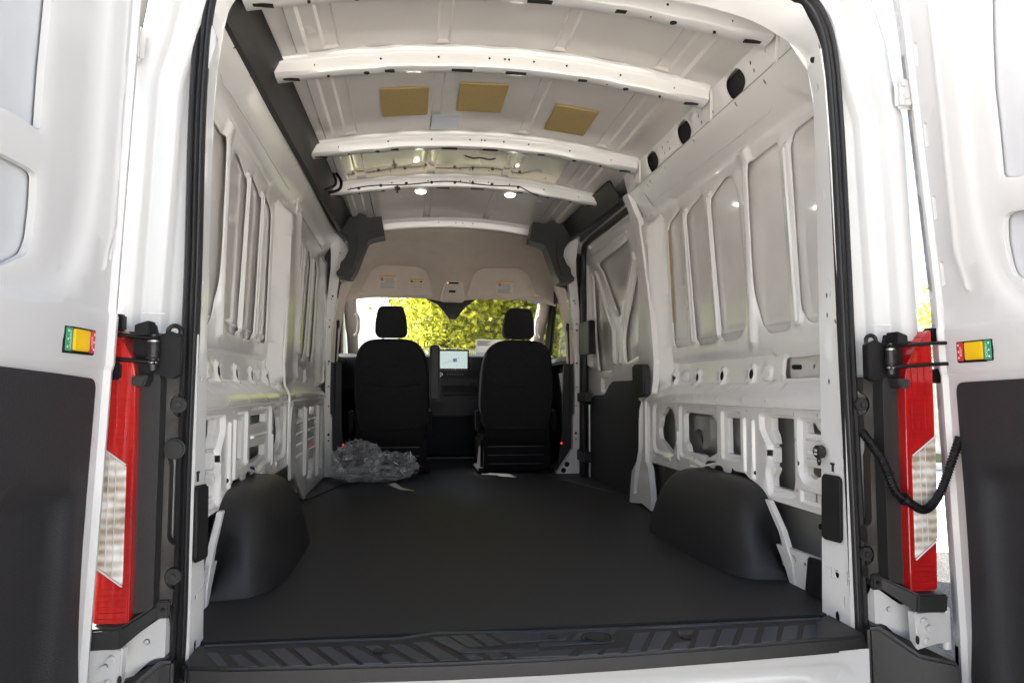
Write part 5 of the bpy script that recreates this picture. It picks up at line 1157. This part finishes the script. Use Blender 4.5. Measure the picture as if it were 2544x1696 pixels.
def tree(x, y, hgt, rad, mt_, label, seed, nl=13000, base=1.2, leaf=.055):
    rg = np.random.RandomState(seed); t = thing('autumn_tree', label, 'tree', (x, y, GZ), 'trees in front of the van')
    mb = MB(); tp = [(x, y, GZ), (x+.05, y, GZ+hgt*.3), (x-.04, y+.05, GZ+hgt*.6), (x+.03, y, GZ+hgt*.95)]
    v, f = tube_vf(spline(tp, 6), lambda i: .11*(1-i/20)+.02, 10); mb.add(v, f)
    tips = []
    for i in range(26):
        z0 = GZ+base*.8+(hgt-base)*rg.rand()*.8; a = rg.rand()*6.28; L = rad*(.5+.5*rg.rand()); e = (x+math.cos(a)*L, y+math.sin(a)*L, z0+L*.35*rg.rand()+.1)
        mid = ((x+e[0])/2, (y+e[1])/2, (z0+e[2])/2+.12*rg.randn()*.5); v, f = tube_vf(spline([(x, y, z0), mid, e], 5), lambda i: max(.006, .032*(1-i/11)), 6); mb.add(v, f); tips += [mid, e]
    mb.build('trunk', BARK, t)
    # clumped leaves through the crown's volume
    C_ = []
    for i in range(150):
        u = rg.randn(3); u /= np.linalg.norm(u); r_ = rg.rand()**.42; zc = GZ+base+(hgt-base)*.5
        C_.append((x+u[0]*rad*r_, y+u[1]*rad*r_, zc+u[2]*(hgt-base)*.52*r_))
    C_ += tips; C_ = np.array(C_); k = rg.randint(0, len(C_), nl); P_ = C_[k]+rg.randn(nl, 3)*np.array([.20, .20, .17])
    U = rg.randn(nl, 3); U /= np.linalg.norm(U, axis=1)[:, None]; W = np.cross(U, rg.randn(nl, 3)); W /= np.linalg.norm(W, axis=1)[:, None]; S = leaf*(.6+.8*rg.rand(nl))[:, None]
    V_ = np.stack([P_-U*S, P_+W*S*.55, P_+U*S, P_-W*S*.55], 1).reshape(-1, 3); F_ = np.arange(nl*4).reshape(-1, 4)
    me = bpy.data.meshes.new('crown'); me.from_pydata(V_.tolist(), [], F_.tolist()); me.update(); link('crown', me, mt_, t)
TR = [(.42, 12.0, 5.9, 1.15, LEAFY, 'slim yellow-green tree just right of the driver headrest', 21), (.95, 13.2, 6.2, 1.40, LEAFY, 'yellow-green tree nearest the bright left end of the windscreen view', 1), (1.7, 11.6, 6.0, 1.55, LEAFY, 'yellow-green tree behind the dash screen, thin pale branches', 2), (2.9, 12.0, 6.3, 1.6, LEAFG, 'green tree seen between the camera cover and passenger headrest', 3),
      (4.4, 11.4, 6.2, 1.7, LEAFO, 'amber-leaved tree above the passenger headrest', 4), (2.0, 16.0, 7.0, 2.0, LEAFG, 'taller green tree behind the yellow ones, left of the mirror', 5), (2.2, 15.5, 7.2, 2.1, LEAFY, 'taller yellow tree behind the row, right of the mirror', 6), (6.4, 13.0, 6.5, 2.0, LEAFG, 'green tree seen through the passenger side window', 7), (4.2, 15.6, 7, 2.0, LEAFG, 'far green tree behind the amber one', 8)]
for a in TR: tree(*a[:6], a[6])
tree(-4.6, 12.0, 5.6, 1.7, LEAFG, 'green tree outside the driver side window', 11)
tree(13.6, 13.2, 5.2, 1.8, LEAFY, 'pale yellow tree in the gap by the right rear door', 12)
# white building to the right, seen in the gap by the tail light, and another beyond the windscreen
STUC = mat('white_stucco', (.78, .77, .74), .8, bump=(50, .3), var=(1.5, .04))
bd = thing('white_building', 'white panelled building glimpsed between right tail light and right door', 'building', (14, 7, GZ))
box('wall', (14, 11, GZ+.9), (9, 3, 1.8), STUC, bd, .02)
for i in range(3): box('panel_joint', (14, 9.49, GZ+.45+i*.45), (9, .03, .025), CAVITY, bd, .0)
box('roof_edge', (14, 11, GZ+1.85), (9.2, 3.2, .1), STUC, bd, .02)
b2 = thing('pale_building', 'bright white building with one small window, left of the trees ahead', 'building', (-6.5, 20, GZ))
box('wall', (-7.2, 22, GZ+3.2), (9.5, 5, 6.4), STUC, b2, .03)
wn = box('window', (-3.95, 19.45, 2.42), (.9, .10, .35), STUC, b2, .02); box('pane', (-3.95, 19.39, 2.42), (.8, .04, .28), mat('dull_pane', (.18, .25, .27), .2), wn, 0)
pl_ = thing('lamp_post', 'slim grey post outside, right of the passenger headrest', 'post', (2.42, 8.2, GZ)); cyl('pole', (2.42, 8.2, GZ+2.2), (0, 0, 1), .045, 4.4, CONC, pl_, n=12); box('base', (2.42, 8.2, GZ+.05), (.2, .2, .1), CONC, pl_, .01)
